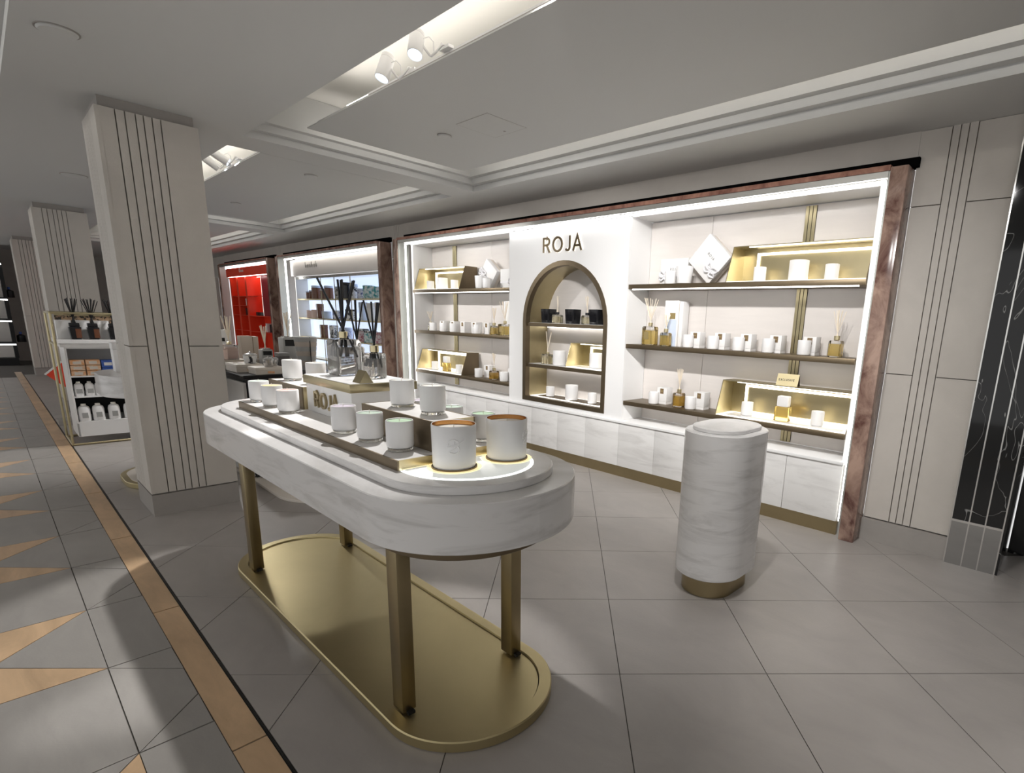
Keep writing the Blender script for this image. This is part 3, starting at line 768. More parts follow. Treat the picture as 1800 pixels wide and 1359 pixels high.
t = thing('tall_carton', 'tall white presentation carton behind two diffusers on the middle shelf', 'box', (-2.655, 3.965, zm+.0002))
bx('left_leaf', -.09, .045, -.045, .055, 0, .375, 'paper', t, .001); bx('right_leaf', .050, .085, -.035, .055, 0, .37, 'paper', t, .001); bx('spine', .0452, .0498, -.03, .05, 0, .368, 'label', t)
bx('window_card', -.075, .035, -.0475, -.0455, 0, .22, 'bluewhite', t); bx('printed_label', -.035, .02, -.0475, -.0455, .225, .275, 'gold_label', t)
diffuser(-2.665, 3.84, zm, 'small amber reed diffuser in front of the tall white carton', .076, .112, 'amber', L=.125, spread=.36, group=None, seed=5)
for i, (cx_, bx_) in enumerate(((-2.44, -2.405), (-2.21, -2.177), (-1.99, -1.955), (-1.752, -1.72), (-1.487, -1.47))):
    o_ = ('first', 'second', 'third', 'fourth', 'fifth')[i]
    carton(bx_, 3.925, zm, f'{o_} labelled white carton from the left on the right bay middle shelf', group='labelled cartons on the right bay middle shelf')
    candle(cx_, 3.835, zm, f'{o_} small white candle from the left on the right bay middle shelf', group='candles on the right bay middle shelf')
diffuser(-1.285, 3.87, zm, 'gold reed diffuser at the right end of the right bay middle shelf', .082, .112, 'amber', L=.18, spread=.30, group=None, seed=8)
zb_ = .70
candle(-2.752, 3.84, zb_, 'small white candle at the left end of the right bay bottom shelf', group=None)
carton(-2.70, 3.93, zb_, 'labelled white carton behind the leftmost candle, right bay bottom shelf', w_=.10, h_=.142, group=None)
diffuser(-2.525, 3.89, zb_, 'amber reed diffuser between two cartons on the right bay bottom shelf', .082, .118, 'amber_dark', L=.18, spread=.28, group=None, seed=9)
candle(-2.381, 3.845, zb_, 'small white candle just left of the lower lit tray, right bay', group=None)
carton(-2.33, 3.935, zb_, 'labelled white carton just left of the lower lit tray, right bay', w_=.10, h_=.142, group=None)
light_box(-2.105, -1.112, .70, .27, 'long lit brass tray with an EXCLUSIVE sign on the right bay bottom shelf', 'lit brass trays')
zi = .7093
candle(-1.905, 3.91, zi, 'small white candle at the left inside the lower lit tray, right bay', group=None)
def perfume(x, y, z, label):
    t = thing('perfume_bottle', label, 'bottle', (x, y, z+.0002))
    bx('bottle', -.055, .055, -.032, .032, 0, .105, 'amber', t, .006); bx('stopper', -.043, .043, -.028, .028, .1055, .185, 'ceramic', t, .008)
    bx('neck', -.02, .02, -.02, .02, .1, .1058, 'brass_pale', t)
perfume(-1.61, 3.89, zi, 'square amber bottle with white stopper in the right bay lower lit tray')
candle(-1.36, 3.91, zi, 'small white candle at the right inside the lower lit tray, right bay', group=None)
def tent(x, y, z, label, w_, h_, dp, rz, txt=None, name='tent_sign'):
    t = thing(name, label, 'sign', (x, y, z+.0003), rz)
    me = lambda s: None
    a = math.atan2(dp/2, h_); L = math.hypot(dp/2, h_)
    f = bx('front_leaf', -w_/2, w_/2, -.0008, .0008, 0, L, 'gold_card', t); f.location = (0, -dp/2, 0); f.rotation_euler = (-a, 0, 0)
    b = bx('rear_leaf', -w_/2, w_/2, -.0008, .0008, 0, L*.98, 'bronze', t); b.location = (0, dp/2, 0); b.rotation_euler = (a, 0, 0)
    if txt: text(txt, f, -w_*.40, -.0009, L*.42, w_*.095, 'black', .2, .4, .0008)
    return t
tent(-1.60, 3.90, .9705, 'small brass EXCLUSIVE tent sign on top of the lit tray', .155, .085, .07, .12, 'EXCLUSIVE')
# ------------------------------------------------------------------ left bay
light_box(-6.54, -5.548, 1.70, .262, 'lit brass tray of three white candles on the left bay top shelf', 'lit brass trays')
zi = 1.7093
candle(-6.36, 3.90, zi, 'small white candle at the left of the lit tray, left bay top shelf', group=None)
candle(-6.09, 3.90, zi, 'large white candle in the middle of the lit tray, left bay top shelf', r=.066, h=.135, group=None)
candle(-5.83, 3.90, zi, 'small white candle at the right of the lit tray, left bay top shelf', group=None)
gift(-5.26, 3.955, 1.70, 'white gift box balanced on its corner on the left bay top shelf', .235, .235, .09, tilt=math.radians(38), side=-1, logo=False)
gift(-4.86, 3.965, 1.70, 'upright white gift box with a bow next to the arched panel', .27, .21, .06, logo=False, side=1)
candle(-5.20, 3.82, 1.70, 'large white candle before the gift boxes on the left bay top shelf', r=.064, h=.135, group=None, taper=.88)
candle(-5.06, 3.80, 1.70, 'small white candle before the gift boxes on the left bay top shelf', group=None)
diffuser(-6.35, 3.88, zm, 'small reed diffuser at the left end of the left bay middle shelf', .055, .08, 'pale_oil', L=.14, spread=.35, group=None, seed=11)
for i, bx_ in enumerate((-6.10, -5.87, -5.66, -5.43, -5.19)):
    carton(bx_, 3.93, zm, f'{ords[i]} labelled white carton from the left on the left bay middle shelf', group='labelled cartons on the left bay middle shelf')
for i, cx_ in enumerate((-6.215, -5.985, -5.765, -5.285)):
    candle(cx_, 3.83, zm, f'{ords[i]} small white candle from the left on the left bay middle shelf', group='candles on the left bay middle shelf')
diffuser(-5.0, 3.85, zm, 'small amber reed diffuser near the right end, left bay middle shelf', .07, .10, 'amber', L=.17, spread=.25, group=None, seed=12)
diffuser(-4.80, 3.845, zm, 'large labelled amber diffuser at the right end, left bay middle shelf', .115, .125, 'amber', L=.22, spread=.36, label_=True, n=8, group=None, seed=13)
t = thing('tall_carton', 'tall white carton behind the large diffuser, left bay middle shelf', 'box', (-4.84, 3.97, zm+.0002))
bx('left_leaf', -.08, .04, -.045, .05, 0, .37, 'paper', t, .001); bx('right_leaf', .045, .08, -.035, .05, 0, .365, 'paper', t, .001)
light_box(-6.53, -5.535, .70, .262, 'lit brass tray holding a bottle and two candles, left bay bottom shelf', 'lit brass trays')
zi = .7093
candle(-6.27, 3.88, zi, 'small white candle left of the bottle in the left bay lower lit tray', group=None)
perfume(-5.99, 3.87, zi, 'square amber bottle with white stopper in the left bay lower lit tray')
candle(-5.70, 3.86, zi, 'small white candle right of the bottle in the left bay lower lit tray', group=None)
candle(-5.27, 3.83, zb_, 'small white candle beside the lit tray on the left bay bottom shelf', group=None)
carton(-5.20, 3.94, zb_, 'labelled white carton behind a candle on the left bay bottom shelf', w_=.10, h_=.142, group=None)
diffuser(-5.01, 3.855, zb_, 'amber reed diffuser on the left bay bottom shelf', .085, .10, 'amber_dark', L=.17, spread=.22, group=None, seed=14)
candle(-4.79, 3.82, zb_, 'small white candle at the right end of the left bay bottom shelf', group=None)
carton(-4.74, 3.92, zb_, 'white carton tucked at the right end of the left bay bottom shelf', w_=.10, h_=.142, group=None)
# ------------------------------------------------------------------ arch niche
def cube_candle(x, y, z, label):
    t = thing('candle', label, 'candle', (x, y, z+.0002), 0, 'black candles in the arch niche')
    I = lambda f, zz: (ring(-.062*f, .062*f, -.062*f, .062*f, .02*f, 6), zz)
    obj('vessel', loft([I(.84, 0), I(.88, .004), I(1, .137), I(.95, .138), I(.92, .122)], True, True), 'black_gloss', t)
    obj('wick', lathe([(.0015, 0), (.0015, .014), (0, .014)], 6), 'wax', t, (0, 0, .122))
z_ = 1.3522
for x_, o_ in ((-4.135, 'left'), (-3.79, 'middle'), (-3.475, 'right')): cube_candle(x_, 3.87, z_, f'{o_} glossy black candle on the top shelf of the arched niche')
diffuser(-3.995, 3.86, z_, 'clear reed diffuser between the left and middle black candles', .085, .085, 'pale_oil', L=.16, spread=.2, n=5, neck=.022, group=None, seed=21, collar='black')
diffuser(-3.61, 3.88, z_, 'clear reed diffuser between the middle and right black candles', .085, .085, 'pale_oil', L=.16, spread=.2, n=5, neck=.022, group=None, seed=22, collar='black')
z_ = .9392
diffuser(-4.13, 3.86, z_, 'clear square reed diffuser on the middle shelf of the arched niche', .095, .105, 'pale_oil', L=.22, spread=.24, n=4, neck=.015, group=None, seed=23)
candle(-3.965, 3.87, z_, 'large pale candle beside the diffuser in the arched niche', r=.067, h=.145, group=None)
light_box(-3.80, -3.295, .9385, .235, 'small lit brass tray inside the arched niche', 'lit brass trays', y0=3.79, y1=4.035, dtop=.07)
candle(-3.495, 3.90, .9475, 'large pale candle inside the small lit tray of the arched niche', r=.064, h=.142, group=None)
z_ = .6062
candle(-4.10, 3.88, z_, 'small white candle at the left on the floor of the arched niche', group=None)
candle(-3.79, 3.88, z_, 'large pale candle in the middle on the floor of the arched niche', r=.064, h=.15, group=None)
candle(-3.50, 3.87, z_, 'small white candle at the right on the floor of the arched niche', group=None)

# ================================================================== MAIN TABLE
TYC = 1.04
tb = thing('display_table', 'long rounded white marble table on brass legs in the foreground', 'table', (-2.31, TYC, 0))
OX = -2.31
def st(x0, x1, hw, z0, z1, bev=.004): return slab(x0-OX, x1-OX, -hw, hw, hw, z0, z1, bev)
# base plate with raised rim and recessed deck
R0 = lambda d: ring(-3.39-OX+d, -1.205-OX-d, -.31+d, .31-d, .31-d, 24)
obj('base_rim', loft([(R0(.006), 0), (R0(.0), .004), (R0(0), .036), (R0(.004), .040), (R0(.046), .040), (R0(.048), .030)], True, False), 'brass_plate', tb)
obj('base_deck', loft([(R0(.05), .026), (R0(.0505), .0315)]), 'brass_plate', tb)
for X in (-3.07, -1.555):
    for dy in (-.235, .235):
        lg = bx('leg', X-OX-.033, X-OX+.033, dy-.025, dy+.025, .040, .660, 'brass_leg', tb, .003)
        bx('foot_bracket', .034, .05, -.012, .012, -.004, .006, 'black', lg)
obj('under_plate', st(-3.40, -1.215, .300, .660, .710, .002), 'bronze', tb)
obj('table_slab', st(-3.50, -1.135, .366, .710, .862, .003), 'marble', tb)
obj('top_step', st(-3.425, -1.213, .291, .8622, .889, .003), 'marble', tb)
# lit half-round panel set in the step
def half(r, z0, z1, x0=-1.535, cx=-1.50):
    pts = [(x0-OX, -r)]+[(cx-OX+r*math.cos(a), r*math.sin(a)) for a in [math.radians(-90+180*i/28) for i in range(29)]]+[(x0-OX, r)]
    return poly_prism(pts, z0, z1)
obj('lit_rim', half(.223, .8892, .8902), 'glow_rim', tb)
obj('lit_panel', half(.212, .8903, .8912), 'glow_panel', tb)
# risers
def riser(x0, x1, y0, y1, z0, z1, label, top='riser_white'):
    t = thing('riser_block', label, 'riser', ((x0+x1)/2, (y0+y1)/2, z0+.0003)); W, D = (x1-x0)/2, (y1-y0)/2; hh_ = z1-z0
    bx('front_board', -W, W, -D, -D+.006, 0, hh_, 'bronze', t); bx('rear_board', -W, W, D-.006, D, 0, hh_, 'bronze', t)
    bx('end_board', -W, -W+.006, -D+.006, D-.006, 0, hh_, 'bronze', t); bx('end_board', W-.006, W, -D+.006, D-.006, 0, hh_, 'brass_pale', t)  # right end paler: reflected glow of the lit panel put into its colour
    bx('top_inlay', -W+.0062, W-.0062, -D+.0062, D-.0062, hh_-.02, hh_-.001, top, t)
riser(-3.10, -1.54, .81, 1.27, .889, .921, 'long low bronze-edged riser tray running along the table top')
riser(-2.075, -1.572, .955, 1.125, .921, 1.025, 'tall bronze riser with two candles at the right of the ROJA box')
riser(-3.105, -2.672, .955, 1.125, .921, 1.025, 'tall bronze riser with two candles at the left of the ROJA box')
bxo = thing('brand_box', 'white ROJA box with brass rim carrying three black-reed diffusers', 'display box', (-2.43, 1.11, .9213))
bx('body', -.225, .235, -.14, .14, 0, .128, 'white_lacquer', bxo, .001)
bx('brass_band', -.237, .243, -.148, .15, .1285, .163, 'brass', bxo, .001)
bx('white_top', -.232, .238, -.143, .145, .1632, .1655, 'white_lacquer', bxo)
text('ROJA', bxo, -.125, -.1405, .030, .068, 'brass_leg', .15, .22, .009, widths=1.1)
zt_ = .9213+.1655
diffuser(-2.555, 1.11, zt_, 'tallest square glass diffuser with black reeds on the ROJA box', .115, .165, 'grey_oil', neck=.03, reed='black', n=6, L=.245, spread=.5, rr=.0052, group=None, seed=31, lat=[(-.108, .235), (-.004, .23), (.004, .232), (.010, .228), (.053, .228), (.070, .228)], label_=False, collar='brass_pale', rz=.0)
diffuser(-2.635, 1.208, zt_, 'left smaller glass diffuser with black reeds on the ROJA box', .066, .125, 'grey_oil', neck=.022, reed='black', n=6, L=.20, spread=.28, rr=.0036, group=None, seed=32, round_=True, lat=[(-.044, .195), (-.028, .195), (.0, .197), (.006, .195), (.032, .188)])
diffuser(-2.375, 1.165, zt_, 'right round glass diffuser with black reeds on the ROJA box', .095, .112, 'grey_oil', neck=.030, reed='black', n=5, L=.205, spread=.30, rr=.0042, group=None, seed=33, round_=True, lat=[(-.042, .195), (.002, .19), (.018, .188), (.036, .186)])
tn = thing('tent_sign', 'tiny folded brass tent sign at the corner of the ROJA box', 'sign', (-2.225, 1.035, zt_+.0003))
def wedge(w_, h_, d):
    bm = bmesh.new(); a = [bm.verts.new((-w_/2, y, z)) for y, z in ((-d/2, 0), (d/2, 0), (0, h_))]; b = [bm.verts.new((w_/2, y, z)) for y, z in ((-d/2, 0), (d/2, 0), (0, h_))]
    bm.faces.new(a); bm.faces.new(b[::-1])
    for i in range(3): bm.faces.new((a[i], a[(i+1) % 3], b[(i+1) % 3], b[i]))
    return finish(bm, 'wedge')
obj('body', wedge(.066, .05, .058), 'brass', tn); obj('end_cap', wedge(.0012, .0495, .057), 'brass_pale', tn, (.0338, 0, 0))
za, zb2 = .9203, 1.0243
tc = dict(glassbase=True, group=None, level=.965)
candle(-2.069, .881, za, 'white candle with lilac wax beside the ROJA box, front row', wax='wax_lilac', **tc)
candle(-1.872, .888, za, 'white candle with sage wax, middle of the front right row', wax='wax_sage', **tc)
candle(-1.675, .895, za, 'white candle with light green wax near the tray corner, front row', wax='wax_green', **tc)
candle(-1.924, 1.045, zb2, 'plain white candle at the left on the right tall riser', **tc)
candle(-1.711, 1.045, zb2, 'plain white candle at the right on the right tall riser', **tc)
candle(-3.045, .890, za, 'white candle with mint wax at the far left of the front row', wax='wax_mint', **tc)
candle(-2.837, .882, za, 'white candle with yellow wax in the front left row', wax='wax_yellow', **tc)
candle(-2.629, .879, za, 'white candle with pink wax left of the ROJA lettering', wax='wax_pink', **tc)
candle(-2.986, 1.03, zb2, 'plain white candle on the left tall riser, nearest its end', **tc)
candle(-2.78, 1.065, zb2, 'plain white candle on the left tall riser, beside the ROJA box', **tc)
candle(-2.05, 1.20, za, 'white candle behind the right tall riser, nearest the ROJA box', wax='wax_lilac', **tc)
candle(-1.83, 1.20, za, 'white candle behind the right tall riser, middle of the rear row', wax='wax_sage', **tc)
candle(-1.632, 1.205, za, 'white candle with green wax behind the right tall riser corner', wax='wax_green', **tc)
zp_ = .8914
def big(x, y, label, logo_a):
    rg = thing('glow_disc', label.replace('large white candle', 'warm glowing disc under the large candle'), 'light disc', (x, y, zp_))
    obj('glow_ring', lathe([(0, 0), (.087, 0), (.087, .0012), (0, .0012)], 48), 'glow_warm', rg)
    obj('shade_ring', lathe([(.066, .0013), (.0725, .0013), (.0725, .006), (.066, .006)], 48), 'bronze', rg)  # bronze ring stands in for the dark shadow around the candle foot
    t = candle(x, y, zp_+.0014, label, r=.0705, h=.142, lined='gold_lining', group=None, taper=.965, level=.89)
    # embossed monogram wrapped on the wall
    R = .0705
    def wrap(pts):
        out = []
        for u, v in pts:
            a = logo_a+u/R; rr_ = R*(.965+.035*(v/.142))+.0002
            out.append((rr_*math.cos(a), rr_*math.sin(a), v))
        return out
    c0 = .083
    lines = [[(.016*math.cos(math.radians(q))-.004, c0+.006+.013*math.sin(math.radians(q))) for q in range(200, -40, -15)],
             [(.007*math.cos(math.radians(q))+.005, c0+.010+.006*math.sin(math.radians(q))) for q in range(-60, 240, 20)],
             [(-.022, c0-.004), (-.006, c0-.0005), (.008, c0+.004), (.02, c0+.011), (.031, c0+.018)],
             [(.03, c0+.017), (.014, c0+.004), (0, c0-.008), (-.017, c0-.020)],
             [(-.018, c0-.021)]+[(.015*math.cos(math.radians(q))-.001, c0-.011+.014*math.sin(math.radians(q))) for q in range(-120, 50, 15)]]
    for l in lines: obj('monogram_stroke', tube(wrap(l), .0021, 6), 'ceramic', t)
va = math.atan2(-.968, 1.467)
big(-1.467, .968, 'large white candle with embossed monogram, nearest on the lit panel', va+.02)
big(-1.453, 1.171, 'large white candle with copper lining, rear right on the lit panel', math.atan2(-1.171, 1.453)+1.18)

# ================================================================== PEDESTAL
pd = thing('pedestal', 'white marble oval pedestal on a bronze foot before the cupboards', 'pedestal', (-1.315, 2.497, 0))
def ps(hx, hy, z0, z1, bev=.003): return slab(-hx, hx, -hy, hy, hx, z0, z1, bev)
obj('foot', ps(.137, .204, 0, .106), 'brass_leg', pd)
obj('body', ps(.178, .243, .106, .862, .006), 'marble', pd)
obj('cap', ps(.142, .205, .862, .882, .003), 'marble', pd)

# ================================================================== SPOT TRACK
def track_spot(x, y, aim, label, seed=0, power=SPOT_W, ang=46):
    zl = 2.60
    t = thing('track_spot', label, 'spotlight', (x, y, 2.648), 0, 'white track spotlights')
    d = (Vector(aim)-Vector((x, y, 2.60))).normalized()
    q = d.to_track_quat('-Z', 'Y').to_euler()
    hd = obj('lamp_head', lathe([(0, .075), (.028, .075), (.034, .068), (.035, .05), (.0335, .049), (.0335, .047), (.035, .046), (.036, -.06), (.0335, -.062), (.032, -.05), (0, -.05)], 28), 'ceramic', t, (0, 0, -.005), q)
    obj('lens', lathe([(0, -.052), (.018, -.054), (.031, -.0515), (.031, -.050), (0, -.050)], 24), 'lens', hd)
    obj('arm', tube([(.02, .015, .0), (.045, .045, -.045), (.05, .05, -.05), (.07, .066, -.03), (.09, .088, .006), (.09, .105, .004)], .006, 8), 'ceramic', t)
    obj('cable', tube([(.03, .02, .02), (.05, .04, .03), (.065, .055, .01), (.06, .06, -.03)], .0022, 6), 'ceramic', t)
    bx('adaptor', .05, .13, .095, .125, -.0118, .002, 'ceramic', t)
    p = Vector((x, y, 2.643))+d*.075
    spot('track_or_added_lamp', p, aim, power, ang, .35)
def track(x0, x1, y, label):
    t = thing('light_track', label, 'track', (x0, y, 2.6073))
    bx('rail', 0, x1-x0, -.015, .02, 0, .028, 'ceramic', t); bx('conductor_slot', .01, x1-x0-.01, -.0162, -.0152, .008, .018, 'stone_dark', t)
track(-3.42, 2.5, 1.735, 'white track rail along the edge of the nearest ceiling panel')
track(-8.2, -5.28, 1.735, 'white track rail along the edge of the ceiling panel behind the column')
track_spot(-3.04, 1.63, (-2.95, .95, .9), 'left white track spotlight of the pair above the table', power=115, ang=36)
track_spot(-2.675, 1.60, (-2.1, 1.0, .9), 'right white track spotlight of the pair above the table', power=90, ang=40)
track_spot(-6.15, 1.60, (-5.95, 3.9, 1.1), 'left white track spotlight in the ceiling slot beside the column', power=75, ang=62)
track_spot(-5.87, 1.60, (-4.95, 3.9, 1.1), 'right white track spotlight in the ceiling slot beside the column', power=75, ang=62)
# added unseen spots for brightness: two behind the column, others further along the track
for x_, aim, pw, an in ((-7.0, (-6.95, .7, .45), 90, 58), (-7.0, (-5.5, 1.75, .9), 70, 60), (-.2, (.3, 2.4, 0), 45, 70), (.9, (1.0, 1.4, 0), 45, 70), (-1.0, (-1.2, 2.5, .8), 45, 70),
                        (-1.75, (-4.0, 3.8, 1.1), 110, 60), (-1.45, (-3.1, 3.85, 1.0), 80, 65), (-1.15, (-2.2, 3.85, 1.0), 70, 70), (-.75, (-1.5, 3.85, 1.0), 60, 70)):
    spot('track_or_added_lamp', (x_, 1.6, 2.575), aim, pw, an, .9, rad=.05)

# ================================================================== SECOND WALL UNIT (scented candles, header sign)
ms2 = marble_surround(-11.06, -7.19, 'red-brown marble frame around the second wall display further back')
mc = (-11.06-7.19)/2
bx('light_strip', -10.70-mc, -7.31-mc, .028, .040, 2.243, 2.255, 'led_far', ms2)
bx('light_strip', -10.725-mc, -10.68-mc, .04, .052, .01, 2.236, 'led_jamb', ms2)
hd = thing('header_panel', 'pale header panel with baobab sign above the second wall display', 'header panel', (-9.0, 3.775, 1.975))
bx('board', -1.62, 1.695, 0, .04, 0, .262, 'panel', hd)
text('baobab', hd, -.96, -.001, .125, .085, 'stone_dark', .18, .42, .006)
ce = thing('shelf_unit', 'backlit brass-framed shelf unit of the second wall display', 'shelf unit', (-9.0, 4.05, 0))
bx('lit_back', -1.9, 1.72, .0, .02, .5, 1.97, 'glow_back', ce)
bx('side_panel', -1.66, -1.63, -.203, -.001, .5, 1.97, 'white_lacquer', ce); bx('side_panel', 1.7, 1.72, -.203, -.001, .5, 1.97, 'white_lacquer', ce)
bx('top_panel', -1.62, 1.69, -.20, -.001, 1.93, 1.972, 'steel', ce)
for z in (1.60, 1.28, .955, .60): bx('shelf_board', -1.62, 1.69, -.20, -.001, z-.02, z, 'brass_pale', ce)
for x in (-.575, -.06, .5): bx('divider_post', x-.012, x+.012, -.2045, -.2005, .5, 1.93, 'brass', ce)
bx('cupboard_base', -1.64, 1.70, -.205, 0, 0, .5, 'white_matte', ce)
def jar(x, z, r, h_, mt, label, lid='bluewhite', y=3.945):
    t = thing('jar', label, 'jar', (x, y, z+.0003), 0, 'jars in the second wall display')
    obj('body', lathe([(0, 0), (r*.9, 0), (r, .006), (r, h_*.82), (r*.93, h_*.84), (0, h_*.84)], 20), mt, t)
    obj('lid', lathe([(0, h_*.84), (r*1.0, h_*.845), (r*1.0, h_*.97), (r*.9, h_), (0, h_)], 20), lid, t)
def tallbox(x, z, w_, h_, mt, label, y=3.945, d=.08):
    t = thing('gift_carton', label, 'box', (x, y, z+.0003), 0, 'cartons in the second wall display')
    bx('body', -w_/2, w_/2, -d/2, d/2, 0, h_*.72, mt, t, .002); bx('lid', -w_/2-.002, w_/2+.002, -d/2-.002, d/2+.002, h_*.722, h_, mt, t, .002)
jar(-10.35, 1.60, .045, .13, 'brown_glass', 'leftmost small brown glass jar on the top shelf of the second display')
jar(-10.22, 1.60, .042, .15, 'brown_glass', 'second small brown glass jar on the top shelf of the second display')
jar(-10.02, 1.60, .075, .22, 'brown_glass', 'tall brown glass jar with pale lid on the top shelf of the second display')
jar(-9.72, 1.60, .055, .16, 'brown_glass', 'brown glass jar left of the first brass divider, second display')
jar(-9.52, 1.60, .070, .21, 'brown_glass', 'tall brown glass jar right of the first brass divider, second display')
jar(-9.10, 1.60, .080, .19, 'pattern_bw', 'black and white patterned jar on the top shelf of the second display')
jar(-8.85, 1.60, .075, .25, 'black_gloss', 'black glossy jar on the top shelf of the second display', 'black')
jar(-8.60, 1.60, .060, .22, 'pattern_bw', 'narrow black and white jar beside the black jar, second display')
jar(-8.35, 1.60, .065, .15, 'pattern_blue', 'blue patterned jar on the top shelf of the second display')
jar(-8.10, 1.60, .090, .19, 'pattern_teal', 'left teal patterned jar on the top shelf of the second display', 'pattern_teal')
jar(-7.85, 1.60, .085, .17, 'pattern_teal', 'right teal patterned jar on the top shelf of the second display', 'pattern_teal')
jar(-10.33, 1.28, .065, .13, 'blush', 'left blush pink jar on the middle shelf of the second display', 'blush')
jar(-10.12, 1.28, .065, .14, 'blush', 'right blush pink jar on the middle shelf of the second display', 'blush')
tallbox(-9.92, 1.28, .11, .24, 'brown_glass', 'dark brown carton standing on the middle shelf of the second display')
jar(-9.66, 1.28, .075, .12, 'bluewhite', 'pale blue jar right of the brown carton, second display')
jar(-9.22, 1.28, .085, .14, 'pattern_blue', 'blue patterned jar in the middle of the second display middle shelf')
jar(-8.75, 1.28, .085, .16, 'pattern_bw', 'black and white jar on the middle shelf of the second display', 'black')
tallbox(-8.33, 1.28, .12, .27, 'bluewhite', 'pale blue carton on the middle shelf of the second display')
tallbox(-8.07, 1.28, .14, .26, 'paper', 'white carton on the middle shelf of the second display')
tallbox(-7.80, 1.28, .15, .27, 'taupe_pale', 'cream carton at the right of the second display middle shelf')
tallbox(-9.82, .955, .13, .22, 'brown_glass', 'dark brown carton on the low shelf of the second display')
tallbox(-9.42, .955, .16, .22, 'pattern_bw', 'black and white patterned carton on the low shelf, second display')
jar(-8.98, .955, .10, .20, 'pattern_blue', 'big blue and white jar on the low shelf of the second display')
jar(-8.40, .955, .10, .20, 'pattern_rose', 'left rose patterned jar on the low shelf of the second display', 'pattern_bw')
jar(-8.12, .955, .10, .18, 'pattern_teal', 'teal patterned jar on the low shelf of the second display', 'pattern_bw')
jar(-7.80, .955, .09, .17, 'pattern_rose', 'right rose patterned jar at the end of the low shelf, second display', 'pattern_rose')

# ================================================================== THIRD WALL UNIT (red)
ms3 = marble_surround(-14.55, -11.43, 'dark red marble frame around the bright red wall display')
mc = (-14.55-11.43)/2
bx('light_strip', -14.2-mc, -11.56-mc, .05, .075, 2.222, 2.245, 'led', ms3)
ru = thing('red_display', 'bright red lacquered wall display with curved canopy at the back', 'shelf unit', (-12.8, 3.75, 0))
obj('canopy', slab(-1.3, 1.22, -.05, .27, .06, 2.045, 2.215, .004), 'red', ru)
bx('back_board', -1.25, 1.22, .27, .29, 0, 2.2, 'red', ru)
for x0, x1 in ((-1.25, -1.18), (-.80, -.70), (-.26, -.16), (1.14, 1.22)): bx('upright', x0, x1, .0, .27, 0, 2.044, 'red', ru)
for z in (1.66, 1.47, 1.275, .96):
    bx('shelf_board', -.70, -.26, .0, .268, z-.012, z, 'red', ru); bx('shelf_board', -1.18, -.80, .0, .268, z-.012, z, 'red', ru)
bx('lit_panel', .10, .38, .18, .20, 1.27, 2.04, 'glow_floor', ru)
bx('light_strip', -1.2, 1.18, -.03, -.018, 2.036, 2.0445, 'led_shelf', ru)  # this strip and the next are added to brighten the red display
bx('light_strip', -.6, .3, .2, .215, 2.036, 2.0445, 'led_shelf', ru)
bx('maroon_door', .39, .98, .10, .13, 1.27, 2.04, 'red_dark', ru)
bx('shelf_board', -.16, 1.14, .0, .268, 1.255, 1.27, 'red', ru); bx('shelf_board', -.16, 1.14, .0, .268, .945, .96, 'red', ru); bx('shelf_board', -.16, .38, .0, .178, 1.65, 1.66, 'red', ru)
text('Onani', ru, -.36, -.051, 2.12, .07, 'wax', .16, .3, .004)
for (x, z, w_, h_, mt, nm, lab) in ((-13.30, 1.66, .09, .20, 'black', 'bottle', 'black bottle on the upper red shelf'), (-13.32, 1.47, .08, .14, 'paper', 'carton', 'white carton on the middle red shelf'), (-13.17, 1.47, .09, .13, 'black', 'carton', 'black carton on the middle red shelf'), (-13.36, 1.275, .12, .14, 'black', 'carton', 'black carton on the lower red shelf'), (-13.17, 1.275, .12, .15, 'black_gloss', 'carton', 'glossy black box beside the black carton on the lower red shelf'), (-12.72, 1.27, .13, .07, 'black', 'carton', 'flat black box before the lit white panel of the red display'), (-12.0, .96, .13, .15, 'black', 'carton', 'black box at the lower right of the red display'), (-12.25, .96, .07, .17, 'paper', 'carton', 'white carton at the lower right of the red display')):
    t = thing(nm, lab, 'box' if nm == 'carton' else 'bottle', (x, 3.87, z+.0003), 0, None)
    if nm == 'bottle':
        obj('body', lathe([(0, 0), (.04, 0), (.042, .005), (.042, .11), (.02, .13), (.018, .15), (0, .15)], 16), mt, t); obj('cap', lathe([(.022, .15), (.022, .20), (0, .20)], 16), 'wax', t)
    else: bx('body', -w_/2, w_/2, -.05, .05, 0, h_*.75, mt, t, .002); bx('lid', -w_/2-.001, w_/2+.001, -.051, .051, h_*.752, h_, mt, t, .002)

# ================================================================== BACKGROUND TABLE (taupe, silver bowls)
gt = thing('display_counter', 'white and dark counter with taupe boxes behind the long table', 'counter', (-5.6, 1.7, 0))
bx('white_end', -.55, -.02, -.365, -.345, .03, .80, 'white_lacquer', gt); bx('white_end', .03, .66, -.365, -.345, .03, .80, 'white_lacquer', gt)
bx('dark_core', -.66, .69, -.34, .36, .03, .835, 'black', gt); bx('dark_top', -.68, .70, -.37, .37, .836, .862, 'black_gloss', gt, .003)
obj('cream_plinth', slab(-.9, 1.65, -.38, .40, .38, 0, .022, .003), 'taupe_pale', gt)
def book_riser(x, y, z, w_, d, h_, label):
    t = thing('taupe_box', label, 'box', (x, y, z+.0004), 0, None)
    bx('base', -w_/2+.004, w_/2-.004, -d/2+.004, d/2-.004, 0, h_*.55, 'taupe_pale', t); bx('lid', -w_/2, w_/2, -d/2, d/2, h_*.56, h_, 'taupe_pale', t, .002)
    bx('window', w_/2-.0035, w_/2+.0005, -d*.1, d*.12, h_*.12, h_*.44, 'orange', t)
book_riser(-5.32, 1.46, .862, .30, .20, .065, 'taupe lidded box at the left end of the dark counter')
book_riser(-5.03, 1.54, .862, .20, .22, .055, 'taupe lidded box at the right end of the dark counter')
tr = thing('tray', 'pale grey tray carrying the blush bottles on the counter', 'tray', (-5.66, 1.60, .8625))
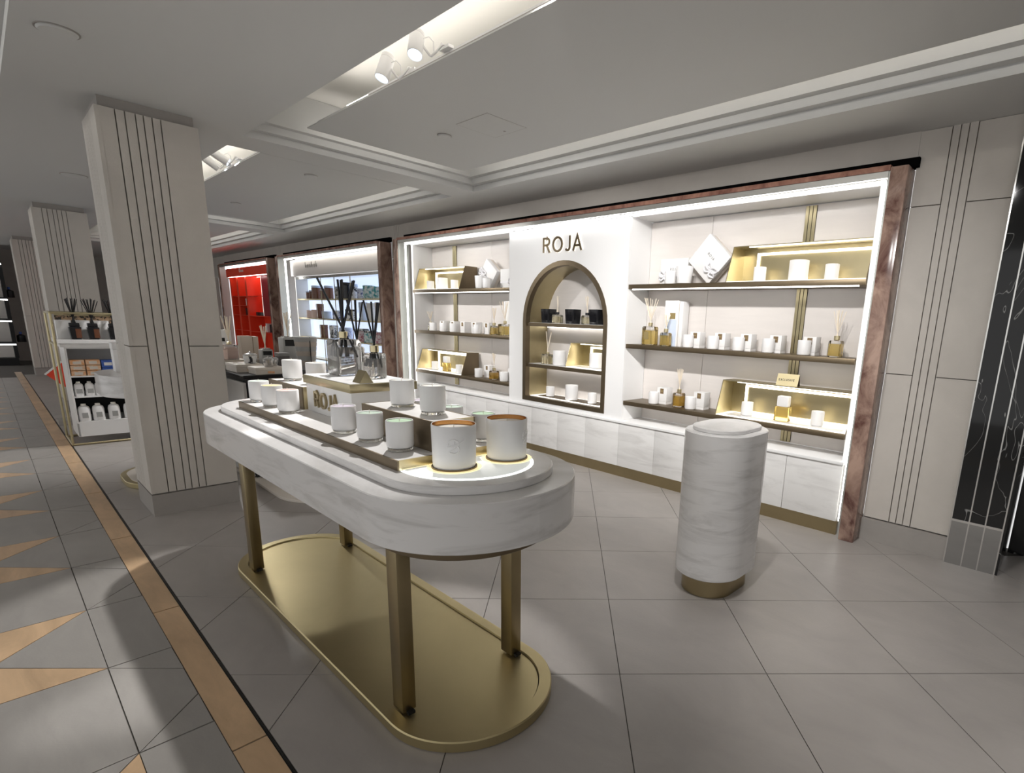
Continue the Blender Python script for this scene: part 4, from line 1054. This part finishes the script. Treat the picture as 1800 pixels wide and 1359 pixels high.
bx('board', -.15, .12, -.24, .22, 0, .075, 'stone', tr, .003); bx('edge', .121, .124, -.24, .22, .05, .075, 'taupe', tr)
zz_ = .938
diffuser(-5.62, 1.445, zz_, 'large blush glass diffuser with thick pale reeds on the counter', .11, .13, 'blush', L=.23, spread=.24, rr=.0055, n=4, group=None, seed=41, neck=.02)
candle(-5.555, 1.385, zz_, 'small blush candle at the left end of the counter', r=.026, h=.09, vessel='blush', group=None)
tallc = thing('carton', 'beige carton with dark seam standing on the counter', 'box', (-5.72, 1.62, zz_+.0003)); bx('left_half', -.05, .05, -.07, .022, 0, .20, 'taupe', tallc); bx('right_half', -.05, .05, .028, .07, 0, .195, 'taupe', tallc); bx('seam', -.049, .049, .0225, .0275, 0, .195, 'label', tallc)
wc = thing('carton', 'pale carton with black square label behind the blush diffuser', 'box', (-5.755, 1.455, zz_+.0003)); bx('body', -.03, .03, -.045, .04, 0, .25, 'paper', wc, .001); bx('label', .0301, .0312, -.035, -.012, .15, .18, 'black', wc)
def gbottle(x, y, z, label, w_, h_, seed, n, L, tall):
    t = thing('reed_diffuser', label, 'diffuser', (x, y, z+.0003), 0, None)
    bx('bottle', -w_/2, w_/2, -w_/2, w_/2, 0, h_, 'grey_ceramic', t, .006); bx('shoulder', -w_*.35, w_*.35, -w_*.35, w_*.35, h_, h_+.012, 'silver', t)
    bx('label', w_/2+.0002, w_/2+.0014, -w_*.38, w_*.38, h_*.72, h_*.93, 'black', t)
    reeds(t, h_+.012, n, L, .24, 'reed', .0045, seed)
gbottle(-5.42, 1.665, .8625, 'grey square diffuser with black label and blush reeds', .09, .17, 51, 4, .2, 1)
gbottle(-5.55, 1.90, .8625, 'large grey diffuser with black label and thick pale reeds', .13, .27, 52, 6, .22, 1)
def bowl(x, y, z, r, h_, mt, label):
    t = thing('lidded_bowl', label, 'bowl', (x, y, z+.0003), 0, None)
    obj('bowl', lathe([(0, 0), (r*.75, 0), (r*.85, .006), (r, h_*.62), (r*.97, h_*.64), (0, h_*.64)], 28), mt, t)
    obj('lid', lathe([(r*1.02, h_*.64), (r*1.03, h_*.68), (r*.8, h_*.8), (r*.2, h_*.86), (0, h_*.87)], 28), 'silver', t)
    obj('knob', lathe([(0, h_*.86), (r*.12, h_*.88), (r*.16, h_*.95), (0, h_)], 14), 'silver', t)
bowl(-5.28, 1.50, .9275, .052, .10, 'pattern_bw', 'patterned lidded bowl with ribbon on the left taupe box')
bowl(-5.06, 1.60, .9175, .042, .085, 'silver', 'smaller silver lidded bowl on the right taupe box')
bowl(-4.985, 1.545, .9175, .040, .09, 'silver', 'nearer silver lidded bowl on the right taupe box')
sv = thing('striped_vase', 'tapered vase with wavy taupe and grey stripes behind the candles', 'vase', (-5.22, 1.93, .8625))
for i in range(7):
    f0_, f1_ = i/7, (i+1)/7; r0_, r1_ = .065+.03*f0_, .065+.03*f1_
    obj('band', lathe([(0, f0_*.29), (r0_, f0_*.29), (r1_, f1_*.29-.006), (r1_*.96, f1_*.29-.005), (r1_*.96, f1_*.29), (0, f1_*.29)], 28), 'stripe_a' if i % 2 else 'grey_ceramic', sv)
bx('dark_cord', .085, .092, .0, .006, .01, .29, 'black', sv)
dbx = thing('carton', 'dark grey carton between the striped vase and grey diffuser', 'box', (-5.42, 1.80, .8625)); bx('body', -.05, .05, -.05, .04, 0, .11, 'stripe_b', dbx, .002); bx('lid', -.052, .052, -.052, .042, .111, .14, 'grey_ceramic', dbx, .002)

# ================================================================== SMALL MARBLE TABLE BEHIND THE COLUMN
t2 = thing('display_table', 'small rounded marble table mostly hidden behind the nearest column', 'table', (-5.48, .90, 0))
obj('base_plate', slab(-.40, .40, -.31, .31, .31, 0, .04, .004), 'brass_plate', t2)
obj('inner_deck', slab(-.36, .36, -.27, .27, .27, .0402, .043, .001), 'taupe_pale', t2)
obj('stem', slab(-.2, .2, -.12, .12, .12, .043, .69, .003), 'bronze', t2)
obj('under_plate', slab(-.33, .33, -.29, .29, .29, .69, .704, .002), 'bronze', t2)
obj('table_slab', slab(-.44, .44, -.366, .366, .36, .704, .862, .003), 'marble', t2)
cb = thing('carton', 'white carton on the small marble table behind the column', 'box', (-5.62, .72, .8623)); bx('body', -.06, .06, -.06, .06, 0, .17, 'paper', cb, .002); bx('lid', -.062, .062, -.062, .062, .171, .22, 'paper', cb, .002)

# ================================================================== STAND WITH BOTTLES (left, behind column)
sd = thing('display_stand', 'brass-framed stand with white shelves and bottles behind the column', 'stand', (-7.26, .46, 0))
def rod(a, b, r=.011): obj('brass_rod', tube([a, b], r, 8), 'brass', sd)
for X in (0, -.55):
    rod((X, 0, .012), (X, 0, 1.275)); rod((X, .62, .012), (X, .62, 1.275)); rod((X, 0, .012), (X, .62, .012)); rod((X, 0, 1.275), (X, .62, 1.275))
for Y in (0, .62): rod((0, Y, .012), (-.55, Y, .012)); rod((0, Y, 1.275), (-.55, Y, 1.275)); rod((0, Y, .98), (-.55, Y, .98))
bx('top_shelf', -.54, .02, .012, .61, .995, 1.03, 'white_lacquer', sd)
bx('under_band', -.54, -.01, .03, .60, .955, .994, 'white_lacquer', sd)
bx('back_panel', -.52, -.50, .06, .58, .08, .954, 'white_lacquer', sd)
for y in (.055, .575): bx('side_panel', -.50, -.03, y, y+.015, .08, .954, 'white_lacquer', sd)
for z in (.215, .465, .665, .94): bx('shelf_board', -.50, -.03, .07, .575, z, z+.014, 'white_lacquer', sd)
bx('base_box', -.50, -.03, .055, .59, .08, .214, 'white_lacquer', sd)
bx('dark_back', -.499, -.495, .07, .575, .23, .66, 'black', sd)
lp = tag(wbx('patterned_panel', -7.50, -7.48, .50, 1.05, 1.0305, 1.262, 'leopard'), 'dark animal-print panel at the back of the brass stand top', 'panel')
bx('trim', -7.4795, -7.475, .50, 1.05, 1.25, 1.262, 'brass', lp)
def blackdiff(y, label, seed):
    t = thing('reed_diffuser', label, 'diffuser', (-7.30, y, 1.0303), 0, 'black reed diffusers on the stand')
    I = lambda f, zz: (ring(-.045*f, .045*f, -.045*f, .045*f, .008, 4), zz)
    obj('bottle', loft([I(.8, 0), I(1, .115), I(.8, .12)]), 'black_gloss', t); bx('brown_face', .0455, .047, .0, .04, .015, .10, 'brown_glass', t); bx('cap', -.036, .036, -.036, .036, .121, .155, 'black', t, .003)
    reeds(t, .155, 14, .24, .38, 'black', .0036, seed, .016)
blackdiff(.615, 'left black diffuser with fanned black reeds on the brass stand', 61)
blackdiff(.745, 'middle black diffuser with fanned black reeds on the brass stand', 62)
blackdiff(.90, 'right black diffuser half hidden by the near column', 63)
for i, y in enumerate((.545, .68, .82)):
    t = thing('carton', ('left', 'middle', 'right')[i]+' white carton behind the black reed diffusers on the stand', 'box', (-7.40, y, 1.0303), 0, 'white cartons on the stand')
    bx('body', -.05, .05, -.055, .055, 0, .17, 'paper', t, .002); bx('flap', -.05, .05, -.056, .056, .1705, .178, 'white_matte', t)
def jug(y, z, label, w_=.044, h_=.15):
    t = thing('bottle', label, 'bottle', (-7.34, y, z+.0003), 0, 'white bottles on the stand')
    obj('body', lathe([(0, 0), (w_*.95, 0), (w_, .006), (w_, h_*.66), (w_*.85, h_*.82), (w_*.45, h_*.9), (0, h_*.9)], 20), 'ceramic', t)
    obj('cap', lathe([(w_*.42, h_*.9), (w_*.42, h_), (0, h_)], 14), 'wax', t); bx('label', w_*.86, w_*1.02, -.022, .022, h_*.2, h_*.5, 'grey_ceramic', t)
for i, y in enumerate((.585, .69, .81, .93)): jug(y, .229, f'{ords[i]} large white bottle from the left on the lowest stand shelf', .047, .17)
for i, y in enumerate((.575, .655, .725, .80)): jug(y, .479, f'{ords[i]} small white bottle from the left on the middle stand shelf', .036, .14)
for r in range(3):
    for c in range(2):
        t = thing('soap_box', f'{("bottom","middle","top")[r]} orange printed box of the {("left","right")[c]} stack on the stand', 'box', (-7.36, .59+c*.115, .679+r*.052+.0003), 0, 'orange boxes on the stand')
        bx('body', -.06, .06, -.053, .053, 0, .048, 'orange', t, .002); bx('label', .0602, .061, -.03, .03, .01, .036, 'taupe_pale', t)
for r in range(2):
    t = thing('soap_box', f'{("lower","upper")[r]} blue printed box beside the orange boxes on the stand', 'box', (-7.36, .815, .679+r*.075+.0003), 0, 'blue boxes on the stand')
    bx('body', -.06, .06, -.048, .048, 0, .072, 'blue', t, .002); bx('label', .0602, .061, -.03, .03, .02, .05, 'paper', t)
rs = thing('tilted_sign', 'tilted red panel with white edge in the aisle beyond the stand', 'sign', (-8.75, .60, 0))
bx('foot', -.14, .14, -.14, .2, 0, .05, 'stone_dark', rs); bx('post', -.035, -.012, -.012, .012, .05, .62, 'bronze', rs)
o_ = bx('red_panel', -.01, .01, -.1, .1, 0, .2, 'red', rs); o_.location = (0, .045, .49); o_.rotation_euler = (.75, 0, 0)
bx('white_edge', -.013, .013, -.105, .105, .2, .216, 'paper', o_)
# ------------------------------------------------------------------ far dark shelving at the end of the aisle
fs = thing('wall_shelving', 'black lit wall shelving at the far end of the aisle', 'shelf unit', (-17.6, -.4, 0))
bx('back', -.25, -.23, -1.6, .9, 0, 2.4, 'panel', fs); bx('base', -.23, .05, -1.6, .9, 0, .16, 'black', fs); bx('canopy', -.23, .1, -1.6, .9, 2.15, 2.42, 'black', fs)
for z in (.45, .95, 1.40): bx('shelf_board', -.23, .06, -1.6, .9, z, z+.05, 'black', fs); bx('light_strip', .0605, .064, -1.6, .9, z-.012, z+.012, 'led_shelf', fs)
bx('light_strip', .101, .104, -1.6, .9, 2.12, 2.15, 'led_shelf', fs)
for y in (-1.5, -.3, .35, .88): bx('upright', -.2, .05, y-.03, y+.03, .16, 2.14, 'black', fs)
for i, (y, z) in enumerate(((.1, 1.001), (.6, .501), (.55, 1.451))):
    t = thing('bottle', f'{("dark bottle on the upper", "dark bottle on the lower", "dark box on the top")[i]} far aisle shelf', 'bottle', (-17.68, y, z), 0)
    obj('body', lathe([(0, 0), (.07, 0), (.075, .01), (.07, .14), (.02, .17), (0, .17)], 14), 'black', t); obj('cap', lathe([(.022, .17), (.022, .22), (0, .22)], 10), 'blue', t)
